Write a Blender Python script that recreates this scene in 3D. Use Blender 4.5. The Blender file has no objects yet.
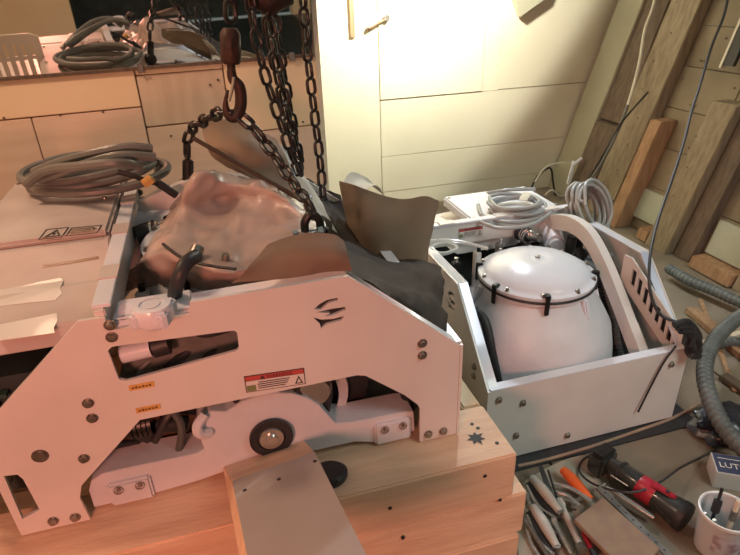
import bpy, bmesh, math, random
from mathutils import Vector, Matrix
random.seed(7)
C = bpy.context.scene.collection
PI = math.pi
# ------------------------------------------------------------------ camera
FPX = 577.3; CX = 370.0; CY = 277.5; H = 1.17
PITCH, YAW, ROLL = .4747, .2622, .0384
fw = Vector((math.sin(YAW)*math.cos(PITCH), math.cos(YAW)*math.cos(PITCH), -math.sin(PITCH)))
r0 = Vector((math.cos(YAW), -math.sin(YAW), 0)); u0 = r0.cross(fw)
RV = r0*math.cos(ROLL) - u0*math.sin(ROLL); UV = u0*math.cos(ROLL) + r0*math.sin(ROLL)
EYE = Vector((0, 0, H))
cam = bpy.data.cameras.new('camera'); camo = bpy.data.objects.new('camera', cam); C.objects.link(camo)
cam.sensor_width = 36; cam.lens = FPX/740*36; cam.clip_start = .02
M = Matrix((RV, UV, -fw)).transposed().to_4x4(); M.translation = EYE
camo.matrix_world = M
bpy.context.scene.camera = camo
sc = bpy.context.scene
sc.view_settings.view_transform = 'Standard'; sc.view_settings.look = 'None'
sc.view_settings.gamma = 1; sc.view_settings.use_curve_mapping = False
sc.view_settings.exposure = 0.0
# ------------------------------------------------------------------ world and lamps
w = bpy.data.worlds.new('world'); sc.world = w; w.use_nodes = True
w.node_tree.nodes['Background'].inputs[0].default_value = (.90, 1, .92, 1)
w.node_tree.nodes['Background'].inputs[1].default_value = .18
def lamp(name, kind, loc, target, color, power, size=.1, spot=None, blend=.3):
    l = bpy.data.lights.new(name, kind); l.color = color; l.energy = power
    if kind == 'AREA': l.size = size
    else: l.shadow_soft_size = size
    if spot: l.spot_size = spot; l.spot_blend = blend
    o = bpy.data.objects.new(name, l); C.objects.link(o); o.location = loc
    o.rotation_euler = (Vector(target)-Vector(loc)).to_track_quat('-Z', 'Y').to_euler()
    return o
lamp('work_lamp_white', 'SPOT', (1.15, 2.30, 1.62), (.86, 1.40, .2), (.86, .92, 1.0), 45, .05, math.radians(78), .35)
lamp('wall_helper_spot_white', 'SPOT', (1.08, 2.45, 1.35), (1.08-.25, 2.45+.95, 1.35+.17), (1, .97, .82), 92, .04, math.radians(164), .06)  # added spot for the wall alone; its cone edge stands in for a cast shadow
lamp('heat_lamp_orange', 'SPOT', (-.50, -.38, .98), (-.02, .85, .36), (1, .34, .24), 50, .12, math.radians(80), .6)
lamp('left_fill_light_orange', 'POINT', (-.75, 1.15, 1.85), (0, 0, 0), (1, .62, .40), 35, .10)  # added point fill, no bulb built; brightens left wall and mirrored boards
lamp('room_fill_lamp', 'SPOT', (1.6, -.5, 2.2), (1.25, 1.3, 0), (.93, 1, .93), 115, .5, math.radians(66), .9)

# ------------------------------------------------------------------ helpers
def ray(x, y): return RV*((x-CX)/FPX) - UV*((y-CY)/FPX) + fw
def atY(x, y, v): d = ray(x, y); return EYE + d*(v/d.y)
def atZ(x, y, v): d = ray(x, y); return EYE + d*((v-H)/d.z)
def atX(x, y, v): d = ray(x, y); return EYE + d*(v/d.x)

def mat(name, col, rough=.5, metal=0, col2=None, scale=6, amt=.5, bump=0, bscale=40, coat=0, alpha=1, trans=0, stretch=None, detail=4):
    m = bpy.data.materials.new(name); m.use_nodes = True; nt = m.node_tree
    b = nt.nodes['Principled BSDF']
    b.inputs['Base Color'].default_value = (*col, 1); b.inputs['Roughness'].default_value = rough
    b.inputs['Metallic'].default_value = metal; b.inputs['Coat Weight'].default_value = coat
    b.inputs['Alpha'].default_value = alpha; b.inputs['Transmission Weight'].default_value = trans
    tc = nt.nodes.new('ShaderNodeTexCoord'); mp = nt.nodes.new('ShaderNodeMapping')
    nt.links.new(tc.outputs['Object'], mp.inputs[0])
    if stretch: mp.inputs['Scale'].default_value = stretch
    if col2:
        n = nt.nodes.new('ShaderNodeTexNoise'); n.inputs['Scale'].default_value = scale; n.inputs['Detail'].default_value = detail
        nt.links.new(mp.outputs[0], n.inputs['Vector'])
        rp = nt.nodes.new('ShaderNodeValToRGB'); rp.color_ramp.elements[0].position = .5-.5*amt*.6; rp.color_ramp.elements[1].position = .5+.5*amt*.6
        rp.color_ramp.elements[0].color = (*col, 1); rp.color_ramp.elements[1].color = (*col2, 1)
        nt.links.new(n.outputs[0], rp.inputs[0]); nt.links.new(rp.outputs[0], b.inputs['Base Color'])
    if bump:
        n = nt.nodes.new('ShaderNodeTexNoise'); n.inputs['Scale'].default_value = bscale
        nt.links.new(mp.outputs[0], n.inputs['Vector'])
        bp = nt.nodes.new('ShaderNodeBump'); bp.inputs['Strength'].default_value = bump; bp.inputs['Distance'].default_value = .004
        nt.links.new(n.outputs[0], bp.inputs['Height']); nt.links.new(bp.outputs[0], b.inputs['Normal'])
    return m
MT = dict(
 white=mat('white_enamel', (.72, .70, .67), .33, col2=(.66, .63, .60), scale=5, coat=.2),
 white2=mat('white_casting', (.67, .68, .72), .42, col2=(.60, .61, .65), scale=9, bump=.15, bscale=60),
 dusty=mat('dusty_enamel', (.58, .51, .48), .5, col2=(.48, .40, .37), scale=7),
 lid=mat('lid_enamel', (.74, .76, .83), .28, col2=(.70, .72, .79), scale=4, coat=.3),
 grey=mat('grey_steel', (.34, .33, .31), .45, .6, col2=(.22, .21, .20), scale=20),
 steel=mat('bright_steel', (.80, .79, .76), .22, .9, col2=(.62, .61, .59), scale=25),
 bolt=mat('bolt_steel', (.40, .37, .33), .35, .9, col2=(.25, .22, .19), scale=60),
 iron=mat('black_iron', (.018, .018, .019), .36, .45, col2=(.04, .037, .034), scale=40),
 rust=mat('rusty_iron', (.07, .03, .022), .55, .4, col2=(.03, .02, .017), scale=30, bump=.4, bscale=80),
 rubber=mat('black_rubber', (.018, .018, .02), .5, col2=(.03, .03, .034), scale=30),
 hose=mat('grey_hose', (.13, .14, .135), .5, col2=(.09, .10, .095), scale=12),
 cable=mat('grey_cable', (.36, .38, .38), .35, col2=(.28, .30, .30), scale=8),
 cabled=mat('dusty_grey_cable', (.19, .19, .175), .4, col2=(.13, .13, .12), scale=8),
 clear=mat('clear_tubing', (.75, .78, .76), .15, alpha=.55),
 film=mat('plastic_film', (.60, .47, .42), .35, col2=(.50, .38, .33), scale=6, coat=.3, alpha=.62, bump=.6, bscale=14),
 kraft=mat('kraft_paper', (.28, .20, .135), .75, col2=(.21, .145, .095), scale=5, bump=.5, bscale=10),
 kraftm=mat('darkened_kraft_paper', (.19, .13, .09), .75, col2=(.13, .09, .06), scale=5, bump=.5, bscale=10),  # kraft copy, colour darkened to offset the white lamp on the flap
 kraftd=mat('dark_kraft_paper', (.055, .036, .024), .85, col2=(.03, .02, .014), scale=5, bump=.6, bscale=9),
 papere=mat('paper_lining', (.62, .58, .48), .7, col2=(.5, .46, .38), scale=8),
 creamp=mat('cream_paint', (.70, .66, .52), .5, col2=(.66, .61, .47), scale=2.2, bump=.12, bscale=14),
 orangep=mat('warm_cream_paint', (.88, .72, .50), .55, col2=(.84, .67, .45), scale=3, bump=.15, bscale=14),
 plyl=mat('pale_plywood', (.70, .58, .44), .65, col2=(.62, .50, .37), scale=4, stretch=(6, 6, 1), bump=.1),
 pink=mat('pinkish_board', (.80, .63, .50), .6, col2=(.74, .57, .44), scale=5, stretch=(1, 6, 8)),
 wood=mat('pine_timber', (.82, .58, .40), .6, col2=(.70, .46, .31), scale=5, stretch=(1, 7, 7), bump=.25, bscale=30),
 woody=mat('pine_timber_depthwise', (.66, .50, .32), .6, col2=(.55, .40, .24), scale=7, stretch=(9, 1, 9), bump=.25, bscale=30),
 woodv=mat('frame_timber', (.31, .245, .165), .65, col2=(.22, .17, .11), scale=6, stretch=(9, 9, 1), bump=.3, bscale=30),
 woodo=mat('orange_frame_timber', (.42, .25, .14), .65, col2=(.30, .17, .09), scale=6, stretch=(9, 9, 1), bump=.3, bscale=30),
 wooddk=mat('dark_frame_timber', (.17, .12, .085), .7, col2=(.11, .08, .06), scale=6, stretch=(9, 9, 1), bump=.3),
 plank=mat('hull_planking', (.29, .235, .16), .75, col2=(.16, .13, .09), scale=3.5, amt=.9, bump=.4, bscale=18, detail=7),
 greenp=mat('pale_green_paint', (.47, .50, .42), .6, col2=(.40, .42, .34), scale=6),
 olive=mat('olive_painted_board', (.40, .38, .28), .55, col2=(.35, .33, .24), scale=3),
 floor=mat('stained_plywood_floor', (.26, .205, .15), .7, col2=(.14, .11, .08), scale=5, amt=.9, bump=.3, bscale=25, detail=8),
 floorb=mat('scuffed_plywood_floor', (.31, .25, .19), .65, col2=(.18, .145, .105), scale=4, amt=.8, bump=.3, bscale=25, detail=8),
 greyface=mat('grey_primed_board', (.40, .36, .33), .6, col2=(.36, .32, .29), scale=6),
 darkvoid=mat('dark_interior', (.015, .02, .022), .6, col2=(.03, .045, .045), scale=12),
 green=mat('circuit_green', (.04, .10, .075), .5, col2=(.02, .04, .035), scale=30),
 red=mat('red_plastic', (.42, .02, .045), .35, col2=(.32, .015, .03), scale=20),
 redl=mat('red_label', (.50, .08, .07), .5), blk=mat('black_ink', (.03, .028, .028), .6), wht=mat('label_white', (.72, .68, .64), .5),
 yel=mat('yellow_sticker', (.70, .42, .12), .5, col2=(.60, .33, .09), scale=60),
 blkg=mat('gloss_black_plastic', (.03, .032, .03), .25, coat=.4),
 grn=mat('green_label_patch', (.20, .24, .10), .5),
 orange=mat('orange_plastic', (.85, .17, .04), .35, col2=(.78, .14, .03), scale=20),
 tape=mat('grey_taped_grip', (.58, .56, .50), .6, col2=(.48, .46, .41), scale=30),
 rustplate=mat('rust_flecked_plate', (.33, .21, .165), .45, .1, col2=(.37, .26, .17), scale=30, amt=.5),
 cup=mat('milky_plastic', (.66, .69, .72), .3, alpha=.8), cuprim=mat('white_plastic_rim', (.74, .76, .78), .3),
 navy=mat('navy_card', (.05, .06, .12), .5), card=mat('white_card', (.62, .60, .58), .6),
 bag=mat('black_bag', (.012, .013, .02), .3, col2=(.03, .032, .045), scale=12, bump=1, bscale=20),
 cloth=mat('beige_drop_sheet', (.42, .38, .30), .8, col2=(.34, .30, .23), scale=8, bump=.3),
 mirror=mat('mirror_silvering', (.88, .88, .86), .02, 1.0),
 whitecord=mat('white_cord', (.62, .58, .48), .5),
 bronze=mat('bronze_fitting', (.30, .19, .11), .4, .7, col2=(.20, .12, .07), scale=30),
 skyblue=mat('faded_print', (.32, .22, .28), .5, col2=(.6, .62, .68), scale=50),
)

def add(m, vs, fs):
    b = len(m[0]); m[0].extend([Vector(v) for v in vs]); m[1].extend([[i+b for i in f] for f in fs]); return m
def new(): return ([], [])
def box(m, lo, hi, rot=None, piv=None):
    x0, y0, z0 = lo; x1, y1, z1 = hi
    v = [Vector(p) for p in ((x0,y0,z0),(x1,y0,z0),(x1,y1,z0),(x0,y1,z0),(x0,y0,z1),(x1,y0,z1),(x1,y1,z1),(x0,y1,z1))]
    if rot is not None:
        pv = Vector(piv) if piv is not None else sum(v, Vector())/8
        v = [rot @ (p-pv)+pv for p in v]
    return add(m, v, [(3,2,1,0),(4,5,6,7),(0,1,5,4),(1,2,6,5),(2,3,7,6),(3,0,4,7)])
def hexa(m, bot, top):      # two quads, same winding
    return add(m, list(bot)+list(top), [(3,2,1,0),(4,5,6,7),(0,1,5,4),(1,2,6,5),(2,3,7,6),(3,0,4,7)])
def smooth_path(pts, n=8, closed=False):
    P = [Vector(p) for p in pts]; out = []; N = len(P)
    rng = range(N if closed else N-1)
    for i in rng:
        a = P[i-1] if (closed or i > 0) else P[0]*2-P[1]
        b = P[i]; c = P[(i+1) % N]
        d = P[(i+2) % N] if (closed or i < N-2) else P[N-1]*2-P[N-2]
        for k in range(n):
            t = k/n; t2 = t*t; t3 = t2*t
            out.append(.5*((2*b)+(-a+c)*t+(2*a-5*b+4*c-d)*t2+(-a+3*b-3*c+d)*t3))
    if not closed: out.append(P[-1])
    return out
def resample(pts, step):
    out = [pts[0].copy()]; acc = 0
    for a, b in zip(pts, pts[1:]):
        L = (b-a).length
        if L < 1e-9: continue
        t = step-acc
        while t <= L: out.append(a+(b-a)*(t/L)); t += step
        acc = (acc+L) % step
    return out
def sweep(m, pts, r, sides=8, closed=False, cap=True, prof=None):
    pts = [Vector(p) for p in pts]; N = len(pts)
    rf = r if callable(r) else (lambda i: r)
    T = []
    for i in range(N):
        a = pts[i-1] if (closed or i) else pts[0]; b = pts[(i+1) % N] if (closed or i < N-1) else pts[-1]
        d = b-a; T.append(d.normalized() if d.length > 1e-9 else Vector((0, 0, 1)))
    n = T[0].orthogonal().normalized(); vs = []
    for i in range(N):
        n = n - T[i]*n.dot(T[i]); n = n.normalized() if n.length > 1e-6 else T[i].orthogonal().normalized()
        bb = T[i].cross(n); R = rf(i)
        for k in range(sides):
            a = 2*PI*k/sides; px, py = (prof[k] if prof else (math.cos(a), math.sin(a)))
            vs.append(pts[i]+(n*px+bb*py)*R)
    fs = []
    for i in range(N if closed else N-1):
        j = (i+1) % N
        for k in range(sides):
            l = (k+1) % sides; fs.append((i*sides+k, i*sides+l, j*sides+l, j*sides+k))
    if not closed and cap: fs += [tuple(range(sides))[::-1], tuple(range((N-1)*sides, N*sides))]
    return add(m, vs, fs)
def lathe(m, prof, c=(0,0,0), axis='Z', n=32, a0=0, a1=2*PI):
    c = Vector(c); full = abs(a1-a0-2*PI) < 1e-6; k = n if full else n+1; vs = []; fs = []
    for i in range(k):
        a = a0+(a1-a0)*i/n
        for r, h in prof:
            if axis == 'Z': v = (r*math.cos(a), r*math.sin(a), h)
            elif axis == 'Y': v = (r*math.cos(a), h, r*math.sin(a))
            else: v = (h, r*math.cos(a), r*math.sin(a))
            vs.append(c+Vector(v))
    P = len(prof)
    for i in range(n):
        j = (i+1) % k
        for q in range(P-1): fs.append((i*P+q, j*P+q, j*P+q+1, i*P+q+1))
    return add(m, vs, fs)
def cyl(m, a, b, r, sides=14, r2=None):
    a = Vector(a); b = Vector(b); r2 = r if r2 is None else r2
    return sweep(m, [a, b], lambda i: r if i == 0 else r2, sides)
def mesh(name, m, bevel=0, smooth=True, ang=40):
    me = bpy.data.meshes.new(name); me.from_pydata([tuple(v) for v in m[0]], [], m[1]); 
    bm = bmesh.new(); bm.from_mesh(me)
    bmesh.ops.remove_doubles(bm, verts=bm.verts, dist=1e-6)
    bmesh.ops.recalc_face_normals(bm, faces=bm.faces)
    if bevel:
        es = [e for e in bm.edges if len(e.link_faces) == 2 and e.calc_face_angle(0) > .6]
        bmesh.ops.bevel(bm, geom=es, offset=bevel, segments=2, affect='EDGES', clamp_overlap=True)
    for f in bm.faces: f.smooth = smooth
    if smooth:
        for e in bm.edges:
            if len(e.link_faces) == 2 and e.calc_face_angle(0) > math.radians(ang): e.smooth = False
    bm.to_mesh(me); bm.free()
    return me
def obj(name, m, mt, parent=None, loc=None, bevel=0, smooth=True, label=None, cat=None, group=None, kind=None, ang=40):
    """m holds coordinates in the parent's frame (or the world's); loc: origin of a top-level mesh"""
    if loc is not None and parent is None:
        L = Vector(loc); m = ([v-L for v in m[0]], m[1])
    me = mesh(name, m, bevel, smooth, ang) if isinstance(m, tuple) else m
    me.materials.clear(); me.materials.append(MT[mt] if isinstance(mt, str) else mt)
    o = bpy.data.objects.new(name, me); C.objects.link(o)
    if parent is not None: o.parent = parent
    elif loc is not None: o.location = loc
    for k, v in (('label', label), ('category', cat), ('group', group), ('kind', kind)):
        if v: o[k] = v
    return o
def shared(name, me, parent, mtx=None):
    o = bpy.data.objects.new(name, me); C.objects.link(o); o.parent = parent
    if mtx is not None: o.matrix_local = mtx
    return o
def thing(name, loc, label=None, cat=None, group=None, kind=None, rz=0):
    o = bpy.data.objects.new(name, None); C.objects.link(o); o.location = loc; o.rotation_euler = (0, 0, rz)
    o.empty_display_size = .05
    for k, v in (('label', label), ('category', cat), ('group', group), ('kind', kind)):
        if v: o[k] = v
    return o
class Sub:      # part meshes given in world coordinates for an unrotated thing
    def __init__(s, t): s.t = t; s.L = Vector(t.location)
    def __call__(s, name, m, mt, **k):
        k.setdefault('bevel', 0); par = k.pop('parent', s.t)
        return obj(name, ([v-s.L for v in m[0]], m[1]), mt, par, **k)
def plate2d(outer, holes, thick, axis='Y', bevel=0.0, map3=None):
    """2D outline with holes -> solid plate; (u,v) go to (x,z) for axis Y, thickness towards +axis"""
    cu = bpy.data.curves.new('t', 'CURVE'); cu.dimensions = '2D'; cu.fill_mode = 'BOTH'; cu.extrude = thick/2
    for poly in [outer]+list(holes):
        s = cu.splines.new('POLY'); s.points.add(len(poly)-1); s.use_cyclic_u = True
        for p, q in zip(s.points, poly): p.co = (q[0], q[1], 0, 1)
    o = bpy.data.objects.new('t', cu); C.objects.link(o)
    dg = bpy.context.evaluated_depsgraph_get(); me = bpy.data.meshes.new_from_object(o.evaluated_get(dg))
    vs = [v.co.copy() for v in me.vertices]; fs = [list(p.vertices) for p in me.polygons]
    bpy.data.objects.remove(o); bpy.data.curves.remove(cu); bpy.data.meshes.remove(me)
    out = []
    for v in vs:
        u, q, t = v.x, v.y, v.z+thick/2
        out.append(map3(u, q, t) if map3 else Vector((u, t, q)) if axis == 'Y' else Vector((t, u, q)) if axis == 'X' else Vector((u, q, t)))
    return (out, fs)
def text(s, size, map3, depth=.0006):
    cu = bpy.data.curves.new('t', 'FONT'); cu.body = s; cu.size = size; cu.extrude = depth/2; cu.align_x = 'LEFT'; cu.resolution_u = 2
    o = bpy.data.objects.new('t', cu); C.objects.link(o)
    dg = bpy.context.evaluated_depsgraph_get(); me = bpy.data.meshes.new_from_object(o.evaluated_get(dg))
    r = ([map3(v.co.x, v.co.y, v.co.z) for v in me.vertices], [list(p.vertices) for p in me.polygons])
    bpy.data.objects.remove(o); bpy.data.curves.remove(cu); bpy.data.meshes.remove(me)
    return r
def rounded(x0, z0, x1, z1, r=.01, n=3):
    out = []
    for cx, cz, a in ((x1-r, z1-r, 0), (x0+r, z1-r, 90), (x0+r, z0+r, 180), (x1-r, z0+r, 270)):
        for k in range(n+1):
            t = math.radians(a+90*k/n); out.append((cx+r*math.cos(t), cz+r*math.sin(t)))
    return out
def sheet(m, ctrl, nu=28, nv=20, noise=.006, thick=.0015, seed=1, fs=7):
    """smooth thin sheet through a grid of control points, crumpled"""
    from mathutils import noise as NZ
    R = len(ctrl); rows = [smooth_path(r, max(2, nu//(len(r)-1))) for r in ctrl]
    W = len(rows[0]); cols = [smooth_path([rows[i][j] for i in range(R)], max(2, nv//(R-1))) for j in range(W)]
    Hh = len(cols[0]); g = [[cols[j][i].copy() for j in range(W)] for i in range(Hh)]
    vs = []
    def nrm(i, j):
        a = g[i][min(j+1, W-1)]-g[i][max(j-1, 0)]; b = g[min(i+1, Hh-1)][j]-g[max(i-1, 0)][j]
        n = a.cross(b); return n.normalized() if n.length > 1e-9 else Vector((0, 0, 1))
    top = []; bot = []
    for i in range(Hh):
        for j in range(W):
            p = g[i][j]; n = nrm(i, j)
            d = (NZ.noise(p*fs+Vector((seed, 0, 0)))+.7*abs(NZ.noise(p*fs*2.3+Vector((seed*3, 1, 0)))))*noise*2
            top.append(p+n*d); bot.append(p+n*(d-thick))
    F = []; N = W*Hh
    for i in range(Hh-1):
        for j in range(W-1):
            a = i*W+j; F.append((a, a+1, a+W+1, a+W)); F.append((N+a+W, N+a+W+1, N+a+1, N+a))
    for j in range(W-1):
        F.append((j, N+j, N+j+1, j+1)); a = (Hh-1)*W+j; F.append((a, a+1, N+a+1, N+a))
    for i in range(Hh-1):
        a = i*W; F.append((a, a+W, N+a+W, N+a)); a = i*W+W-1; F.append((a, N+a, N+a+W, a+W))
    return add(m, top+bot, F)

# ------------------------------------------------------------------ floor
floor = thing('floor', (0, 0, 0), kind='structure')
m = new(); box(m, (-1.7, -1.6, -.05), (3.4, 3.1, -.014)); obj('subfloor', m, 'wooddk', floor)
me_fb = {}
k = 0
for (x0, x1) in ((-1.7, -.48), (-.475, .745), (.75, 1.46), (1.465, 2.6)):
    ys = (-1.6, -.38, .84, 2.06, 3.05) if k % 2 else (-1.6, -.9, .45, 1.62, 3.05)
    for a, b in zip(ys, ys[1:]):
        m = new(); box(m, (x0, a+.002, -.014), (x1-.002, b-.002, -random.random()*.0015))
        obj('floor_panel', m, 'floor' if (k % 3) else 'floorb', floor, bevel=.0015)
    k += 1

# ------------------------------------------------------------------ back wall, left run (angled a few degrees) with the mirror
WA = math.radians(4.9)
WO = atY(321, 100, 2.09); WO.z = 0
wl = thing('wall_back', WO, kind='structure', rz=WA)
ca, sa = math.cos(WA), math.sin(WA)
def wallpt(px, py):      # pixel -> (s, z) on the face of the angled wall
    n = Vector((sa, -ca, 0)); o = WO; d = ray(px, py)
    t = (o-EYE).dot(n)/d.dot(n); p = EYE+d*t; q = p-o
    return q.x*ca+q.y*sa, p.z
m = new(); box(m, (-2.6, .03, 0), (-.001, .10, 2.3)); obj('backing', m, 'plyl', wl)
m = new(); box(m, (-.05, .031, 0), (.0, .93, 2.3)); obj('return_board', m, 'creamp', wl)
def wboard(name, x0, x1, z0, z1, mt, y0=0, y1=.03): m = new(); box(m, (x0, y0, z0), (x1, y1, z1)); return obj(name, m, mt, wl, bevel=.002)
sA, zA = wallpt(0, 118); sB, zB = wallpt(143, 110); zs = (zA+zB)/2
sp0, _ = wallpt(141, 100); sp1, _ = wallpt(227, 100)
ztop = wallpt(140, 76)[1]; zlow = wallpt(150, 128)[1]
wboard('board', -2.6, sp0-.004, zs+.003, 2.3, 'orangep')
wboard('board', sp0, sp1, zlow+.003, ztop, 'plyl', .006, .03)
wboard('board', sp0, sp1, ztop+.003, 2.3, 'orangep')
wboard('board', sp1+.004, 0, zlow-.05, 2.3, 'orangep', .002)
wboard('board', -2.6, wallpt(40, 150)[0], .40, zs-.001, 'pink', .001)
wboard('board', wallpt(40, 150)[0]+.003, sp0-.004, .40, zs-.001, 'pink', .001)
wboard('board', sp0, sp1, .40, zlow-.001, 'pink', .003)
wboard('board', sp1+.004, 0, .40, zlow-.054, 'pink', .001)
wboard('board', -2.6, -.6, 0, .397, 'pink', .002); wboard('board', -.597, 0, 0, .397, 'pink', .001)
m = new(); box(m, (-.012, -.006, 0), (.006, .004, 2.3)); obj('corner_strip', m, 'creamp', wl, bevel=.001)
nm = new()
for px, py in ((4, 118), (60, 115), (103, 112), (171, 136), (218, 80), (210, 85), (303, 122)):
    s, z = wallpt(px, py); lathe(nm, [(0, -.001), (.004, -.001), (.004, .004)], (s, 0, z), 'Y', 8)
obj('nail_heads', nm, 'wooddk', wl, kind='stuff')
# mirror
mz = wallpt(150, 65)[1]-.002
mir = thing('wall_mirror', (WO.x, WO.y, mz), 'large frameless wall mirror in the upper left reflecting coil, chains and dark doorway', 'mirror', rz=WA)
mir.rotation_euler = (math.radians(6.8), 0, WA)
m = new(); box(m, (-2.3, -.012, 0), (-.022, -.006, .62)); obj('glass', m, 'mirror', mir)
m = new(); box(m, (-2.302, -.006, -.002), (-.018, -.0005, .622)); obj('backing_board', m, 'wooddk', mir)
m = new(); box(m, (-2.302, -.016, -.008), (-.018, -.004, .002)); obj('lower_channel', m, 'wooddk', mir)
for px, py in ((140, 66), (291, 58)):
    s, z = wallpt(px, py); m = new(); box(m, (s-.009, -.020, -.016), (s+.009, -.013, .010)); box(m, (s-.009, -.020, -.016), (s+.009, -.001, -.009))
    obj('mirror_clip', m, 'grey', mir, bevel=.002)

# ------------------------------------------------------------------ back wall, right run: cream panels
wr = thing('wall_back_right', (.3, 3.0, 0), kind='structure')
WS = Sub(wr)
m = new(); box(m, (.3, 3.02, 0), (2.9, 3.1, 2.3)); WS('backing', m, 'creamp')
def rp(x, y): p = atY(x, y, 3.0); return p.x, p.z
xa, _ = rp(379, 50); zb = rp(430, 96)[1]; zc_ = rp(440, 151)[1]; xb = rp(500, 60)[0]; zd = rp(530, 87)[1]
def rboard(x0, x1, z0, z1, y0=3.0, mt='creamp', b=.002): m = new(); box(m, (x0, y0, z0), (x1, 3.03, z1)); WS('board', m, mt, bevel=b)
rboard(.3, xa-.003, 0, 2.3)
rboard(xa, xb-.10, zb+.002, 2.3, 2.994)
rboard(xa, 2.6, zc_+.0015, zb-.001, 3.0)
rboard(xb-.10, xb-.0015, zb-.001, 2.3, 3.0, b=.0005)
rboard(xb, 2.6, zd+.0015, 2.3, 2.998)
rboard(xb-.0015, 2.6, zb-.002, zd-.001, 3.0, b=.0005)
rboard(xa, 2.6, .10, zc_-.0005, 3.0)
rboard(xa, 2.6, 0, .0985, 3.001)
p0 = atY(352, 0, 2.985); p1 = atY(353, 38, 2.985)
m = new(); box(m, (p1.x-.012, 2.985, p1.z), (p1.x+.012, 3.0, 2.3)); obj('trim_1', m, 'woodo', loc=(p1.x, 3, p1.z), bevel=.002, kind='structure')
# door latch
a = atY(368, 29, 2.985); b = atY(386, 18, 2.985)
lt = thing('door_latch', (b.x, 2.994, b.z), 'small tarnished lever latch on the cream door panel', 'latch'); LS = Sub(lt)
m = new(); cyl(m, (b.x, 2.994, b.z), (b.x, 2.965, b.z), .016, 6, .018); LS('latch_knob', m, 'bolt', bevel=.003)
m = new(); sweep(m, [(b.x, 2.972, b.z), (.5*(a.x+b.x), 2.968, .5*(a.z+b.z)), (a.x, 2.972, a.z)], lambda i: (.007, .005, .006)[i], 10); cyl(m, (a.x, 2.994, a.z), (a.x, 2.972, a.z), .009, 10); LS('lever', m, 'bronze')
# hanging wedge tip at top of frame
pts = [atY(x, y, 2.93) for x, y in ((510, -14), (551, -16), (545, 0), (521, 17))]
m = new(); hexa(m, [p+Vector((0, .04, 0)) for p in pts], pts)
obj('hanging_wedge', m, 'olive', loc=pts[3], bevel=.003, label='olive brown pointed wedge hanging down at top of the bright cream wall', cat='wedge')

# ------------------------------------------------------------------ hull side (right wall): inclined planking and frames
T = .27; X0 = 1.95
def hp(px, py, off=0.0):     # pixel -> (y, z) on the inclined face at offset off outward
    d = ray(px, py); s = (X0+off+T*H)/(d.x-T*d.z); p = EYE+d*s; return p.y, p.z
hull = thing('wall_right', (X0, 0, 0), kind='structure')
def hbox(m, y0, y1, z0, z1, o0, o1, dy=0):   # o: outward offset; dy leans the top along y
    def q(o, y, z): return Vector((o+T*z, y+(dy if z == z1 else 0), z))
    return hexa(m, [q(o0, y0, z0), q(o1, y0, z0), q(o1, y1, z0), q(o0, y1, z0)], [q(o0, y0, z1), q(o1, y0, z1), q(o1, y1, z1), q(o0, y1, z1)])
z = 0.0; zs_ = [0, .05, .215, .40, .575, .76, .935, 1.11, 1.28, 1.45, 1.62]
for i in range(len(zs_)-1):
    for (ya, yb) in (((-.9, 1.33), (1.334, 3.05)) if i % 2 else ((-.9, 2.02), (2.024, 3.05))):
        m = new(); hbox(m, ya, yb, zs_[i]+.0015, zs_[i+1]-.0015, .065+random.random()*.003, .095)
        obj('plank', m, 'plank', hull, bevel=.002)
frames = [ # y0,y1 at floor, z0,z1, inner, outer offset, material
 (2.80, 3.0, 0, 1.6, .01, .065, 'olive'), (2.605, 2.795, 0, .44, .0, .065, 'wooddk'),
 (2.41, 2.60, 0, 1.6, .0, .065, 'woodv'), (2.30, 2.375, 0, .53, -.03, .065, 'woodo'),
 (1.955, 2.09, .0, .66, -.02, .065, 'woodv'), (1.85, 1.95, 0, .80, .02, .065, 'wooddk'),
 (1.42, 1.60, 0, 1.6, .0, .065, 'woodv'), (.9, 1.08, 0, 1.6, .0, .065, 'woodv'), (.3, .48, 0, 1.6, .0, .065, 'woodv')]
for (a, b, c, d, e, f, mt) in frames:
    m = new(); hbox(m, a, b, c, d, e, f, dy=-.045*(d-c)); obj('frame', m, mt, hull, bevel=.004)
m = new(); hbox(m, 2.60, 2.795, .45, 1.6, .03, .065); obj('frame', m, 'wooddk', hull, bevel=.003)
for (a, b) in ((-.5, 1.415), (1.605, 1.82), (2.095, 2.165)):
    m = new(); hbox(m, a, b, .005, .055, -.015, .06); obj('sill', m, 'woodo', hull, bevel=.003)
for (a, b, c, d) in ((2.10, 2.335, .06, .20), (1.62, 1.825, .06, .205), (1.10, 1.41, .06, .205)):
    m = new(); hbox(m, a, b, c, d, .050, .064); obj('green_panel', m, 'greenp', hull, bevel=.002)
ys, z_ = hp(733, 40, .0); yt, zt_ = hp(722, 65, 0)
m = new(); hbox(m, yt-.06, yt-.01, zt_, 1.6, -.006, .012); obj('slot_strip', m, 'blk', hull)
m = new(); hbox(m, yt-.008, yt+.004, zt_-.01, 1.6, -.010, .012); obj('slot_edging', m, 'whitecord', hull)
nm = new()
for i in range(70):
    y = random.uniform(1.4, 2.8); z = random.choice(zs_[1:8])+random.choice((.03, .13)); o = Vector((.065+T*z, y, z))
    lathe(nm, [(0, -.002), (.005, -.002), (.005, .004)], o, 'X', 7)
for (a, b, c, d, e, f, mt) in frames[2:5]:
    for z in [.12+.13*k for k in range(11)]:
        if z < d-.03: lathe(nm, [(0, -.002), (.004, -.002), (.004, .004)], (e+T*z, a+.05+.06*random.random(), z), 'X', 7)
obj('nail_heads', nm, 'wooddk', hull, kind='stuff')
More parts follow.
